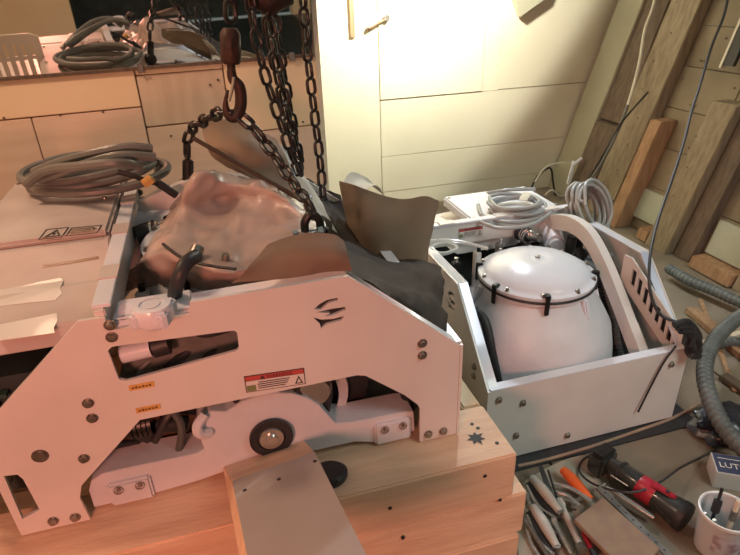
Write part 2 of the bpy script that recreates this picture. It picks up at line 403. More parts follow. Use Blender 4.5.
# room ends seen only in the mirror
m = new(); box(m, (-1.75, -1.6, 0), (-1.68, 3.0, 2.3)); obj('wall_left', m, 'orangep', loc=(-1.75, -1.6, 0), kind='structure')
wf = thing('wall_front', (0, -1.6, 0), kind='structure'); FS = Sub(wf)
m = new(); box(m, (-1.75, -1.66, 0), (-.62, -1.58, 2.3)); FS('board', m, 'orangep', bevel=.003)
m = new(); box(m, (1.6, -1.66, 0), (2.9, -1.58, 2.3)); FS('board', m, 'orangep', bevel=.003)
m = new(); box(m, (-1.68, -.95, 0), (-.30, -.90, 1.2)); FS('board', m, 'orangep', bevel=.003)
m = new(); box(m, (-.62, -1.70, .0), (1.6, -1.67, 2.3)); FS('dark_opening', m, 'darkvoid')
m = new(); box(m, (-.29, -1.57, -.013), (1.6, -.35, .002)); FS('dark_hatch_floor', m, 'darkvoid')
m = new(); box(m, (-.60, -1.655, .3), (-.585, -1.64, 2.3)); box(m, (.2, -1.655, .3), (.22, -1.64, 2.3)); box(m, (-.6, -1.655, 1.15), (1.6, -1.64, 1.165)); FS('mullion', m, 'grey')

# ------------------------------------------------------------------ the gyro unit (both are the same machine)
def gyro(root, W=.65, zs=1.0, gx=.44, gy=.31, boxy=(.04, .70), raise_=(.305, .72), dirty=True, dome_r=1.0, sink=0.0):
    S = lambda m: ([Vector((v.x, v.y, v.z*zs)) for v in m[0]], m[1])
    L = .805
    def part(name, m, mt, parent=root, **k): return obj(name, S(m), mt, parent, **k)
    outer = [(.005, .002), (0, .20), (.045, .262), (.19, .392), (.226, .3915), (.232, .368), (.345, .374), (.350, .394), (.60, .396), (.805, .216), (.805, .002), (.727, .002), (.727, .085), (.722, .098), (.696, .127), (.622, .190), (.606, .195),
             (.236, .193), (.119, .082), (.110, .055), (.114, .002)]
    holes = [[(.225, .340), (.408, .331), (.412, .326), (.411, .296), (.406, .292), (.232, .273), (.222, .279), (.218, .334)],
             [(.017, .137), (.036, .134), (.041, .122), (.046, .05), (.016, .038)]]
    def em(pts):
        out = []
        for x, y in pts:
            p = atY(300+x/2.92, 160+y/2.92, .82); out.append((p.x+.417, p.z-.347))
        return out
    sw = [em(((40, 436), (58, 420), (78, 409), (112, 402), (110, 410), (84, 418), (62, 437))),
          em(((46, 445), (96, 434), (132, 429), (134, 437), (118, 444), (94, 454), (70, 457), (88, 447))),
          em(((38, 460), (62, 466), (98, 464), (130, 455), (122, 468), (78, 480), (62, 493), (58, 478)))]
    pl = plate2d(outer, holes+sw, .006); part('side_plate', pl, 'white')
    po = [(x, z) for x, z in outer]
    pr = ([Vector((v.x, v.y+W-.006, v.z)) for v in pl[0]], pl[1])
    part('side_plate', plate2d(outer, holes, .006, map3=lambda u, q, t: Vector((u, W-.006+t, q))), 'white')
    # folded top lips
    for yy in (.0065, W-.031):
        m = new()
        for (ax, az), (bx, bz) in (((.352, .394), (.60, .396)), ((.60, .396), (.805, .216))):
            d = Vector((bx-ax, 0, bz-az)).normalized(); n = Vector((-d.z, 0, d.x)); 
            A = Vector((ax, yy, az)); B = Vector((bx, yy, bz))
            hexa(m, [A-n*.004, B-n*.004, B-n*.004+Vector((0, .024, 0)), A-n*.004+Vector((0, .024, 0))], [A, B, B+Vector((0, .024, 0)), A+Vector((0, .024, 0))])
        part('top_lip', m, 'lid')
    m = new(); box(m, (.52, -.0, .30), (.60, .003, .362)); m = new(); box(m, (.53, .0075, .300), (.595, .009, .364)); part('emblem_shade_sheet', m, 'blk')  # black sheet stands in for the shaded interior behind the emblem holes
    # low end plate with lip
    m = new(); box(m, (L+.0005, -.001, .002), (L+.006, W+.001, .2165)); ep = part('end_plate', m, 'white')
    m = new(); box(m, (L-.020, .007, .2170), (L+.006, W-.007, .2200)); part('end_lip', m, 'lid', ep)
    # cross rail in front of the electronics box
    m = new(); box(m, (.212, .006, .335), (.228, W-.006, .402)); part('cross_rail', m, 'white', bevel=.002)
    m = new(); box(m, (.210, .012, .402), (.237, W-.012, .408)); part('cross_rail_cap', m, 'lid', bevel=.001)
    for yy in (.10, .30, .48): 
        m = new(); box(m, (.209, yy, .408), (.239, yy+.05, .411)); part('rail_pad', m, 'dusty' if dirty else 'white')
    # electronics box
    y0, y1 = boxy; m = new()
    prof = [(y0, .335), (y0-.02, .346), (y0, .372), (y0+.12, .380), (y0+.125, .376), (y0+.235, .392), (y0+.245, .402), (raise_[0], .404), (raise_[0], .404), (y1, .404), (y1, .335)]
    prof = [(a_, b_-sink) for a_, b_ in prof]
    vs = []
    for x in (-.065, .205):
        vs += [Vector((x, a, b)) for a, b in prof]
    n = len(prof); F = [tuple(range(n))[::-1], tuple(range(n, 2*n))]+[(i, (i+1) % n, n+(i+1) % n, n+i) for i in range(n)]
    add(m, vs, F); bx = part('electronics_box', m, 'dusty' if dirty else 'white', bevel=.002)
    m = new(); lid_z = .404-sink+(.012 if dirty else .03); box(m, (-.055 if dirty else -.064, raise_[0], .404-sink), (.204, raise_[1], lid_z))
    lidp = part('box_lid', m, 'dusty' if dirty else 'lid', bevel=.006)
    for sx in (-.04, .175):
        for sy in (raise_[0]+.015, raise_[1]-.015, (raise_[0]+raise_[1])/2):
            m = new(); lathe(m, [(.0055, 0), (.005, .003), (0, .0035)], (sx, sy, lid_z), 'Z', 10); part('screw', m, 'bolt', lidp)
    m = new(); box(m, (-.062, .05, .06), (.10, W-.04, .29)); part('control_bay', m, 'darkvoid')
    m = new(); box(m, (-.06, .03, .20), (-.02, .048, .27)); box(m, (-.01, .035, .23), (.02, .049, .25)); box(m, (.02, .033, .262), (.05, .047, .268)); part('terminal_block', m, 'green')
    m = new(); box(m, (-.06, .02, .235), (-.03, .032, .265)); part('connector', m, 'tape')
    for k in range(4):
        m = new(); sweep(m, smooth_path([(-.055+.03*k, .03, .10), (-.03+.03*k, .02, .17), (-.045+.035*k, .04, .25)], 6), .007, 8); part('wire_bundle', m, 'rubber' if k % 2 else 'hose')
    # gyro sphere enclosure and lid
    bp = [(.262, .03), (.272, .08), (.268, .13), (.250, .18), (.222, .235), (.196, .285), (.180, .320), (.176, .340), (.186, .344), (.186, .351), (0, .351)]
    bp = [(.236, .03), (.240, .08), (.239, .14), (.233, .19), (.221, .24), (.204, .285), (.186, .320), (.178, .340), (.186, .344), (.186, .351), (0, .351)]
    m = new(); lathe(m, [(r*(dome_r+(1-dome_r)*max(0, min(1, (.33-z)/.08))), z) for r, z in bp], (gx, gy, 0), 'Z', 56); enc = part('gyro_enclosure', m, 'white2')
    m = new(); sweep(m, [(gx+.1865*dome_r*math.cos(a), gy+.1865*dome_r*math.sin(a), .354) for a in [2*PI*i/64 for i in range(64)]], .0035, 8, closed=True); part('gasket', m, 'rubber')
    ld = [(.186, .357), (.188, .366), (.180, .370), (.170, .372), (.166, .377), (.14, .389), (.10, .399), (.06, .404), (.028, .406), (.026, .4055), (.02, .406), (0, .4065)]
    m = new(); lathe(m, [(r*dome_r, z) for r, z in ld], (gx, gy, 0), 'Z', 64); lid = part('dome_lid', m, 'lid', ang=60)
    m = new(); lathe(m, [(.007, .405), (.007, .411), (0, .412)], (gx, gy-.0, 0), 'Z', 10); part('centre_screw', m, 'bolt', lid)
    for i in range(10):
        a = 2*PI*(i+.35)/10; c = Vector((gx+.178*dome_r*math.cos(a), gy+.178*dome_r*math.sin(a), 0))
        m = new(); lathe(m, [(.0070, .368), (.0070, .372), (.0048, .372), (.0048, .377), (0, .378)], c, 'Z', 8); part('lid_bolt', m, 'bolt', lid)
    for a in (-2.15, -1.25, -.35, 1.1, 2.4):
        c = Vector((gx, gy, 0)); R_ = Matrix.Rotation(a, 3, 'Z'); rr_ = .186*dome_r
        m = new(); box(m, (rr_-.012, -.007, .366), (rr_+.009, .007, .377)); box(m, (rr_+.001, -.006, .325), (rr_+.009, .006, .370)); m = ([R_@v+c for v in m[0]], m[1]); part('lid_clip', m, 'iron', lid, bevel=.002)
    # lugs on the enclosure
    for a in (-2.2, -1.7, 2.6, 1.2, .4):
        c = Vector((gx+.190*dome_r*math.cos(a), gy+.190*dome_r*math.sin(a), 0)); d = Vector((math.cos(a), math.sin(a), 0)); t = Vector((-d.y, d.x, 0))
        m = new(); A = c-t*.011-d*.01+Vector((0, 0, .295)); B = c+t*.011-d*.01+Vector((0, 0, .295))
        hexa(m, [A, B, B+d*.03, A+d*.03], [A+Vector((0, 0, .05)), B+Vector((0, 0, .05)), B+d*.012+Vector((0, 0, .05)), A+d*.012+Vector((0, 0, .05))]); part('lug', m, 'lid', enc, bevel=.004)
    # bottom pan
    m = new(); box(m, (.13, .10, .002), (L-.01, W-.10, .02)); part('base_pan', m, 'grey')
    # precession cradle casting, both sides
    cas = [(.118, .004), (.119, .045), (.128, .066), (.148, .076), (.185, .077), (.308, .075), (.322, .082), (.317, .130), (.323, .150), (.345, .163)] + \
          [(.44+.118*math.cos(t), .058+.118*math.sin(t)) for t in [math.radians(d) for d in (125, 110, 95, 80, 65, 50, 35, 20)]] + \
          [(.565, .074), (.60, .068), (.70, .066), (.722, .062), (.725, .010), (.643, .004), (.60, .018), (.36, .020), (.30, .010), (.225, .004)]
    for yy, fl in ((.024, 1), (W-.09, -1)):
        m = plate2d(cas, [], .062, map3=lambda u, q, t: Vector((u, yy+t, q))); c1 = part('cradle_casting', m, 'white2', bevel=.006)
        ff = yy-.010 if fl > 0 else yy+.062
        for (a, b) in ((.150, .222), (.640, .714)):
            m = new(); box(m, (a, ff, .003), (b, ff+.018, .054)); part('foot', m, 'white2', c1, bevel=.004)
            for q in (.25, .75):
                m = new(); lathe(m, [(.008, 0), (.008, .006), (.004, .006), (.004, .001), (0, .001)], (a+(b-a)*q, ff-.004 if fl > 0 else ff+.014, .042), 'Y', 10); part('bolt', m, 'bolt', c1)
        fy = yy-.004 if fl > 0 else yy+.066; s = fl
        m = new(); lathe(m, [(.040, 0), (.040, -s*.008), (.026, -s*.008), (.026, 0)], (.442, fy, .082), 'Y', 32); part('bearing_seal', m, 'rubber', c1)
        m = new(); lathe(m, [(.026, -s*.002), (.022, -s*.010), (.012, -s*.010), (.011, -s*.016), (0, -s*.018)], (.442, fy, .082), 'Y', 28); part('bearing_hub', m, 'steel', c1)
    m = new(); sweep(m, smooth_path([(.335, .020, .162), (.320, .010, .148), (.322, .010, .130), (.338, .02, .120)], 5), .009, 8); part('casting_lip', m, 'white2')
    # flywheel housing and brake seen through the arch
    m = new(); lathe(m, [(.085, .0), (.105, .005), (.112, .03), (.112, .12), (.100, .13), (0, .13)], (.500, .075, .105), 'Y', 36); part('flywheel_housing', m, 'white2')
    m = new(); lathe(m, [(.060, 0), (.118, 0), (.118, .10), (.06, .10)], (.535, .10, .112), 'Y', 36); part('flywheel_ring', m, 'rubber')
    m = new(); lathe(m, [(.0, .0), (.03, .0), (.036, .01), (.036, .1), (0, .1)], (.53, .03, .150), 'Y', 20); part('motor_cap', m, 'steel')
    # brake cylinders, hoses, manifold at the left of the arch
    m = new(); cyl(m, (.155, .06, .150), (.255, .07, .158), .022, 16); part('brake_cylinder', m, 'bronze')
    m = new(); cyl(m, (.20, .05, .15), (.235, .055, .115), .017, 14); cyl(m, (.245, .055, .135), (.30, .06, .118), .015, 14); part('brake_fitting', m, 'rubber')
    for k in range(5):
        m = new(); lathe(m, [(.024, 0), (.024, .006), (.019, .006), (.019, 0)], (.206+.008*k, .045, .150), 'X', 14); part('fitting_ring', m, 'iron')
    for k, (a, b, c) in enumerate((((.14, .05, .10), (.17, .03, .125), (.215, .05, .11)), ((.15, .09, .18), (.20, .05, .165), (.30, .08, .185)), ((.12, .06, .06), (.13, .04, .12), (.20, .08, .185)), ((.24, .04, .11), (.28, .05, .16), (.31, .09, .12)))):
        m = new(); sweep(m, smooth_path([a, b, c], 8), .006+.002*(k % 2), 9); part('hydraulic_hose', m, 'rubber')
    m = new(); box(m, (.145, .10, .03), (.31, .13, .12)); part('manifold', m, 'bronze', bevel=.004)
    # window-slot machinery: sight tube and rubber sleeve
    m = new(); cyl(m, (.228, .04, .300), (.275, .035, .306), .016, 16); part('oil_tube', m, 'lid')
    m = new(); cyl(m, (.277, .035, .306), (.302, .035, .309), .019, 16); part('rubber_sleeve', m, 'rubber')
    m = new(); box(m, (.22, .055, .255), (.42, .060, .345)); part('inner_shield', m, 'grey')
    m = new(); sweep(m, smooth_path([(.33, .03, .345), (.36, .02, .325), (.40, .035, .318)], 6), .009, 9); part('hydraulic_hose', m, 'rubber')
    # big silver pipe and couplings between rail and far side
    m = new(); cyl(m, (.235, W-.10, .345), (.33, W-.13, .330), .034, 22); cyl(m, (.33, W-.13, .33), (.345, W-.135, .328), .026, 18); part('heat_exchanger', m, 'lid')
    m = new(); cyl(m, (.232, W-.21, .345), (.275, W-.20, .352), .022, 16); part('rubber_coupling', m, 'rubber')
    m = new(); 
    for k in range(3): lathe(m, [(.0235, 0), (.0235, .005), (.020, .005)], (.262+.012*k, W-.205, .350), 'X', 16)
    part('hose_clamp', m, 'steel')
    m = new(); cyl(m, (.275, W-.20, .352), (.33, W-.19, .362), .014, 14); part('hose_barb', m, 'steel')
    # lower clutter between plate and enclosure, near side
    for k in range(6):
        t = k/5; x = .27+.27*t
        m = new(); sweep(m, smooth_path([(x, .05, .05), (x+.02, .035+.02*(k % 2), .15), (x-.03, .05, .24), (x+.02, .07, .28)], 7), .010 if k % 2 else .007, 9); part('hose', m, 'rubber' if k % 3 else 'hose')
    for k, x in enumerate((.46, .50, .54, .575, .61)):
        m = new(); box(m, (x, .030, .29-.02*k), (x+.028, .062, .335-.022*k)); part('valve_block', m, 'white' if k % 2 else 'grey', bevel=.003)
        m = new(); cyl(m, (x+.014, .045, .335-.022*k), (x+.014, .045, .352-.022*k), .008, 10); part('valve_cap', m, 'bolt')
    for dx in (0, .03):
        m = new(); sweep(m, smooth_path([(.56+dx, .06, .31), (.60+dx, .045+dx, .29), (.66+dx*.5, .05+dx, .22), (.71, .065+dx*1.2, .12), (.73, .07+dx, .03)], 8), .0125, 10); part('hose', m, 'rubber')
    m = new(); box(m, (.655, .04, .205), (.685, .10, .222)); part('hose_clip', m, 'rubber')
    # far side: arched bracket, corrugated hoses, slotted bracket
    cl = smooth_path([(.245, 0, .370), (.31, 0, .395), (.39, 0, .412), (.47, 0, .405), (.55, 0, .362), (.63, 0, .300), (.71, 0, .232), (.79, 0, .165)], 5)
    up = []; dn = []
    for i, p in enumerate(cl):
        d = (cl[min(i+1, len(cl)-1)]-cl[max(i-1, 0)]).normalized(); n = Vector((-d.z, 0, d.x)); up.append(p+n*.022); dn.append(p-n*.022)
    m = plate2d([(p.x, p.z) for p in up]+[(p.x, p.z) for p in dn[::-1]], [], .026, map3=lambda u, q, t: Vector((u, W-.125+t, q))); part('arched_bracket', m, 'white', bevel=.003)
    for k in range(4):
        pp = resample(smooth_path([(.36, W-.15+.022*k, .30), (.50, W-.115+.02*k, .31), (.60, W-.125+.022*k, .24), (.68, W-.13+.022*k, .14), (.76, W-.10+.02*k, .04)], 12), .004)
        m = new(); sweep(m, pp, lambda i: .0165 if i % 2 else .0135, 10); part('corrugated_hose', m, 'hose' if k % 2 else 'rubber')
    m = new(); cyl(m, (.42, W-.14, .28), (.47, W-.13, .36), .020, 14); cyl(m, (.37, W-.10, .30), (.37, W-.10, .37), .016, 12); part('pump_body', m, 'iron')
    for k in range(5):
        m = new(); cyl(m, (.29+.05*k, W-.045, .30), (.30+.05*k, W-.05, .355+.01*(k % 2)), .012, 10); part('cable_gland', m, 'iron' if k % 2 else 'steel')
    # between rail and dome
    rr = random.Random(5)
    for k in range(9):
        y = .07+.052*k; h_ = rr.uniform(.22, .285); m = new(); sweep(m, smooth_path([(.235, y, h_-.05), (.25+rr.uniform(0, .02), y+rr.uniform(-.03, .03), h_), (.28, y+rr.uniform(-.06, .06), h_-.02), (.285, y+rr.uniform(-.03, .03), h_-.10)], 6), rr.choice((.005, .008, .010)), 8); part('hose', m, 'rubber' if k % 2 else 'hose')
    for k in range(6):
        y = .06+.08*k; h_ = rr.uniform(.27, .33); m = new(); box(m, (.236, y, .2), (.262, y+rr.uniform(.02, .04), h_)); part('terminal_housing', m, ('grey', 'iron', 'white')[k % 3], bevel=.003)
        m = new(); cyl(m, (.25, y+.015, h_), (.25, y+.015, h_+.014), .007, 10); part('connector', m, 'steel' if k % 2 else 'iron')
    # slotted bracket on the sloping far plate
    ho = []
    for i in range(8):
        x = .630+.0205*i; z = .378-.0180*i; ho.append([(x, z-.052), (x+.013, z-.059), (x+.013, z-.015), (x, z-.008)])
    m = plate2d([(.600, .398), (.622, .396), (.806, .236), (.806, .150), (.60, .325)], ho, .005, map3=lambda u, q, t: Vector((u, W-.085+(u-.6)*.36+t, q))); part('slotted_bracket', m, 'white')
    yb = lambda x, o: W-.085+(x-.6)*.36+o
    m = new(); hexa(m, [Vector((.612, yb(.612, .008), .320)), Vector((.800, yb(.8, .008), .160)), Vector((.800, yb(.8, .011), .160)), Vector((.612, yb(.612, .011), .320))], [Vector((.612, yb(.612, .008), .385)), Vector((.800, yb(.8, .008), .226)), Vector((.800, yb(.8, .011), .226)), Vector((.612, yb(.612, .011), .385))]); part('slot_shade_sheet', m, 'iron')  # dark sheet standing in for the shade seen through the slots
    # bolts on both side plates
    for yy, sg in ((0, -1), (W, 1)):
        for x, z in ((.231, .378), (.229, .357), (.169, .246), (.168, .216), (.137, .139), (.730, .237), (.730, .211), (.744, .018), (.776, .017), (.059, .019), (.093, .016)):
            m = new(); lathe(m, [(.009, 0), (.009, sg*.002), (.0065, sg*.002), (.0055, sg*.007), (0, sg*.0075)], (x, yy, z), 'Y', 12); part('bolt', m, 'bolt')
        m = new(); lathe(m, [(.013, 0), (.013, sg*.001), (.009, sg*.001), (.009, sg*.003), (0, sg*.003)], (.077, yy, .162), 'Y', 18); part('grommet', m, 'bolt')
    for (y, z) in ((.03, .19), (.10, .165), (.09, .07), (W-.05, .18), (.25, .03)):
        m = new(); lathe(m, [(.009, 0), (.009, .002), (.006, .007), (0, .0075)], (L+.006, y, z), 'X', 12); part('bolt', m, 'bolt')
    return part

# unit 1: on the timber crate, plate towards the camera
U1 = (-.417, .82, .347)
u1 = thing('gyro_stabilizer', U1, 'large white gyro stabilizer on timber crate, film draped dome, lit pinkish orange', 'stabilizer', 'gyro stabilizers')
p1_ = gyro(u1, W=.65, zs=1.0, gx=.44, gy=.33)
# labels on unit 1 front plate
def fl(u, q, t): return Vector((u, -.0008-t, q))
def frect(m, x0, z0, x1, z1, t=0): return box(m, (x0, -.0014-t, z0), (x1, -.0002-t, z1))
def warning(x0, z0, w_, h_, part, root, conv):
    def R(a, b, c, d, t): 
        q = [conv(a, b, t), conv(c, b, t), conv(c, d, t), conv(a, d, t)]; r = [conv(a, b, t+.0006), conv(c, b, t+.0006), conv(c, d, t+.0006), conv(a, d, t+.0006)]
        return hexa(new(), q, r)
    X = lambda f: x0+w_*f; Zz = lambda f: z0+h_*f
    lb = part('warning_label', R(X(0), Zz(0), X(1), Zz(1), .0002), 'blk', root, smooth=False)
    part('label_field', R(X(.015), Zz(.05), X(.985), Zz(.67), .0008), 'wht', lb, smooth=False)
    part('label_header', R(X(.015), Zz(.70), X(.985), Zz(.96), .0008), 'redl', lb, smooth=False)
    part('label_header_text', text('WARNING', h_*.27, lambda a, b, c: conv(X(.36)+a, Zz(.73)+b, .0016+c)), 'blk', lb, smooth=False)
    tri = plate2d([(X(.25), Zz(.73)), (X(.34), Zz(.73)), (X(.295), Zz(.93))], [], .0004, map3=lambda a, b, c: conv(a, b, .0016+c)); part('warning_triangle', tri, 'blk', lb, smooth=False)
    part('green_patch', R(X(.02), Zz(.08), X(.17), Zz(.42), .0015), 'grn', lb, smooth=False)
    m = new()
    for i, (a, b) in enumerate(((.22, .74), (.20, .72), (.20, .70), (.20, .66))):
        q = R(X(a), Zz(.53-.12*i), X(b), Zz(.575-.12*i), .0015); add(m, q[0], q[1])
    part('label_lines', m, 'blk', lb, smooth=False)
    t2 = plate2d([(X(.82), Zz(.12)), (X(.96), Zz(.12)), (X(.89), Zz(.60))], [[(X(.85), Zz(.17)), (X(.93), Zz(.17)), (X(.89), Zz(.46))]], .0004, map3=lambda a, b, c: conv(a, b, .0016+c)); part('hazard_symbol', t2, 'blk', lb, smooth=False)
P1 = lambda name, m, mt, parent=u1, **k: obj(name, m, mt, parent, **k)
warning(.411, .2035, .102, .034, P1, u1, lambda a, b, t: Vector((a, -t, b-.06*(a-.411)+.002)))
for (x, z) in ((.233, .254), (.234, .208)):
    m = new(); frect(m, x, z, x+.038, z+.010); st = P1('small_sticker', m, 'yel')
    m = new()
    for q_ in range(6): box(m, (x+.004+.0052*q_, -.0018, z+.003), (x+.0075+.0052*q_, -.0014, z+.003+.003+.001*(q_ % 2)))
    P1('sticker_marks', m, 'bronze', st)
# box top print: warning triangle, panel outline, lettering
zt1 = .4165
def top(px, py): p = atZ(px, py, .347+zt1)-Vector(U1); return p
def topmap(o, ex, ey): return lambda a, b, c: Vector((o.x, o.y, zt1))+ex*a+ey*b+Vector((0, 0, .0004+c))
o = top(38, 240); ex = (top(97, 234)-o); ex.z = 0; wx = ex.length; ex.normalize(); ey = Vector((-ex.y, ex.x, 0)); tm = topmap(o, ex, ey)
hh = .052
def outl(a0, b0, a1, b1, wd=.0018): return plate2d([(a0, b0), (a1, b0), (a1, b1), (a0, b1)], [[(a0+wd, b0+wd), (a1-wd, b0+wd), (a1-wd, b1-wd), (a0+wd, b1-wd)]], .0006, map3=tm)
P1('label_outline', outl(0, 0, wx*.40, hh), 'blk', smooth=False)
P1('label_outline', outl(wx*.45, 0.004, wx, hh-.006), 'blk', smooth=False)
P1('hazard_triangle', plate2d([(wx*.06, .008), (wx*.36, .008), (wx*.21, .046)], [[(wx*.11, .012), (wx*.31, .012), (wx*.21, .038)]], .0006, map3=tm), 'blk', smooth=False)
P1('lightning_bolt', plate2d([(wx*.21, .035), (wx*.18, .022), (wx*.21, .023), (wx*.20, .013), (wx*.24, .026), (wx*.21, .025)], [], .0006, map3=tm), 'blk', smooth=False)
m = new()
for i in range(4):
    for sgn in [0]:
        q = plate2d([(wx*.49, .012+.008*i), (wx*(.94-.06*(i % 2)), .012+.008*i), (wx*(.94-.06*(i % 2)), .0145+.008*i), (wx*.49, .0145+.008*i)], [], .0005, map3=tm); add(m, q[0], q[1])
P1('label_lines', m, 'rustplate', smooth=False)
def boxz(y): return .372+(y-.04)/.12*.008 if y < .16 else .376+(y-.165)/.11*.016
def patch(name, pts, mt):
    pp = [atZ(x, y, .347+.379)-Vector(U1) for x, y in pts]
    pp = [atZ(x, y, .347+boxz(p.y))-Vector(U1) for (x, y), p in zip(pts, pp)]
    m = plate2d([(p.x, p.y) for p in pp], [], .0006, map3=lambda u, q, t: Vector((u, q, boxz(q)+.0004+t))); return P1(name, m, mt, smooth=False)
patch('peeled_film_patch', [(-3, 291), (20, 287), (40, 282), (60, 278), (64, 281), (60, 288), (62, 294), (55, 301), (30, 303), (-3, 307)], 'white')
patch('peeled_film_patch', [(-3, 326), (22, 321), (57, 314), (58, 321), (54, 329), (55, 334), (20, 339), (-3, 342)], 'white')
patch('stencil_line', [(42, 263), (70, 259), (98, 254), (98, 257), (70, 262), (42, 266)], 'rustplate')
cc_ = atZ(151, 303, .347+.415)-Vector(U1)
m = new(); box(m, (.236, .008, .376), (.350, .070, .382)); box(m, (.236, .008, .345), (.350, .013, .382)); P1('reservoir_bracket', m, 'lid', bevel=.003)
m = new(); lathe(m, [(.022, .380), (.026, .384), (.029, .390), (.029, .408), (.027, .413), (.018, .414), (.018, .412), (.012, .412), (.012, .414), (0, .414)], (cc_.x, cc_.y, 0), 'Z', 40)
cp = P1('reservoir_cap', m, 'lid')
for k in range(4):
    a = k*PI/2+.5; m = new(); box(m, (-.008, .024, .384), (.008, .036, .410)); R = Matrix.Rotation(a, 3, 'Z'); m = ([R@v+Vector((cc_.x, cc_.y, 0)) for v in m[0]], m[1]); P1('cap_lug', m, 'lid', cp, bevel=.004)
# slotted end grille at the outboard far end (seen in the mirror)
ho = []
for i in range(7):
    x = -.285+i*.031; ho += [[(x, .285), (x+.013, .285), (x+.013, .345), (x, .345)], [(x+.002, .36), (x+.015, .36), (x+.015, .41), (x+.002, .41)]]
m = plate2d([(-.31, .25), (-.055, .25), (-.055, .43), (-.085, .445), (-.28, .445), (-.31, .42)], ho, .006, map3=lambda u, q, t: Vector((u+.012, .44+t, q+.065))); P1('end_grille', m, 'white')
m = new(); box(m, (-.31, .10, .30), (-.066, .46, .314)); P1('end_shelf', m, 'white', bevel=.003)

# dark strap and hose over the enclosure
def loc1(x, y, z): return atZ(x, y, z)-Vector(U1)
m = new(); sweep(m, smooth_path([loc1(163, 244, .766), loc1(176, 254, .768), loc1(190, 261, .768), loc1(212, 266, .766), loc1(236, 269, .764)], 8), .0028, 6); P1('strap', m, 'rubber')
m = new(); sweep(m, smooth_path([loc1(196, 256, .785), loc1(186, 263, .788), loc1(180, 275, .775), loc1(176, 288, .750), loc1(174, 300, .715)], 10), .0115, 12); P1('hose', m, 'rubber')
m = new(); cyl(m, loc1(194, 258, .762), loc1(198, 247, .775), .013, 14, .011); P1('hose_fitting', m, 'bolt')
m = new(); cyl(m, loc1(225, 262, .750), loc1(226, 254, .765), .008, 12, .006); P1('cover_bolt', m, 'bolt')

# unit 2: on the floor, rotated a quarter turn
U2 = (.570, 1.84, .006)
u2 = thing('gyro_stabilizer', U2, 'white gyro stabilizer on the floor at right with bare shiny dome lid', 'stabilizer', 'gyro stabilizers', rz=-PI/2)
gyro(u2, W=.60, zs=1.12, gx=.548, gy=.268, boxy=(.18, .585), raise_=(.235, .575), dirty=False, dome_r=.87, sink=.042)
ZS = 1.12
def P2(name, m, mt, parent=u2, **k): return obj(name, m, mt, parent, **k)
# unit 2's local frame: x_l = 1.84 - Y, y_l = X - .57
warning(-.37, .37*ZS-.016, .085, .032, P2, u2, lambda a, b, t: Vector((.2285+t, -a-.0 if False else (.17+(a+.37)), b)))
m = new()
for tt in range(3):
    pp = [(.345+.034*math.cos(a)+.008*tt, .062+.040*math.sin(a), .425+.006*tt+.002*math.sin(3*a)) for a in [2*PI*i/28 for i in range(28)]]
    sweep(m, pp, .005, 8, closed=True)
sweep(m, smooth_path([(.26, .01, .43), (.30, .03, .44), (.33, .09, .445), (.36, .14, .44), (.40, .19, .43)], 8), .005, 8)
P2('clear_hose_loop', m, 'clear')

# film draped over unit 1's dome
from mathutils import noise as NZ
GZ = lambda rows: [[atZ(x, y, z) for x, y, z in r] for r in rows]
m = sheet(new(), GZ([
 [(178, 204, .74), (192, 184, .785), (226, 176, .785), (262, 184, .77), (300, 203, .75)],
 [(164, 218, .745), (199, 174, .845), (232, 182, .815), (270, 188, .81), (314, 212, .77)],
 [(156, 232, .745), (184, 206, .79), (222, 200, .778), (268, 200, .79), (318, 226, .77)],
 [(146, 246, .735), (176, 228, .772), (216, 228, .762), (258, 224, .768), (314, 240, .768)],
 [(136, 260, .715), (166, 248, .758), (204, 262, .756), (244, 266, .752), (304, 256, .75)],
 [(126, 274, .68), (160, 258, .742), (204, 273, .738), (248, 277, .735), (304, 264, .74)],
 [(120, 292, .60), (156, 286, .66), (204, 296, .66), (250, 292, .67), (304, 274, .70)]]), 60, 60, noise=.0085, seed=31, fs=12)
fc = atZ(204, 268, .70)
obj('plastic_film', m, 'film', loc=fc, label='creased translucent protective film draped over the pinkish left dome', cat='film', ang=80)

# ------------------------------------------------------------------ crate of timbers under unit 1
crate = thing('timber_crate', (-.3, .735, 0), 'stacked pine timber crate carrying the large pinkish stabilizer', 'crate'); CS = Sub(crate)
def timb(lo, hi, mt='wood', b=.004): m = new(); box(m, lo, hi); return CS('timber', m, mt, bevel=b)
timb((-1.25, .735, .228), (.480, .890, .345))
timb((-1.25, .738, .112), (.515, .900, .2265))
timb((-1.25, .730, .0), (.505, .890, .1105))
timb((-1.25, 1.36, .228), (.480, 1.48, .345)); timb((-1.25, 1.36, .112), (.480, 1.48, .2265)); timb((-1.25, 1.36, .0), (.480, 1.48, .1105))
for x0, x1 in ((.436, .478), (-.02, .02), (-.66, -.60)):
    timb((x0, .893, .20), (x1, 1.357, .343), 'woody')
timb((.436, .903, .0), (.478, 1.357, .195), 'woody')
for k in range(5): timb((-1.2, .905+.09*k, .12), (.43, .985+.09*k, .14), 'wood', .002)
nm = new()
for px, py in ((472, 424), (497, 443), (478, 428)):
    p = atZ(px, py, .3456); lathe(nm, [(0, .0005), (.004, .0005), (.004, -.002)], p, 'Z', 8)
for px, py in ((485, 476), (390, 508), (500, 500), (403, 538)):
    p = atY(px, py, .7345); lathe(nm, [(0, -.001), (.004, -.001), (.004, .003)], p, 'Y', 8)
CS('screw_holes', nm, 'blk', kind='stuff')
p = atZ(476, 438, .3458); m = new()
st = []
for k in range(14):
    a = 2*PI*k/14; r = .010+.012*(k % 2)*random.uniform(.5, 1); st.append((p.x+r*math.cos(a), p.y+r*math.sin(a)))
CS('ink_smudge', plate2d(st, [], .0004, map3=lambda u, q, t: Vector((u, q, .3454+t))), 'blk', smooth=False)

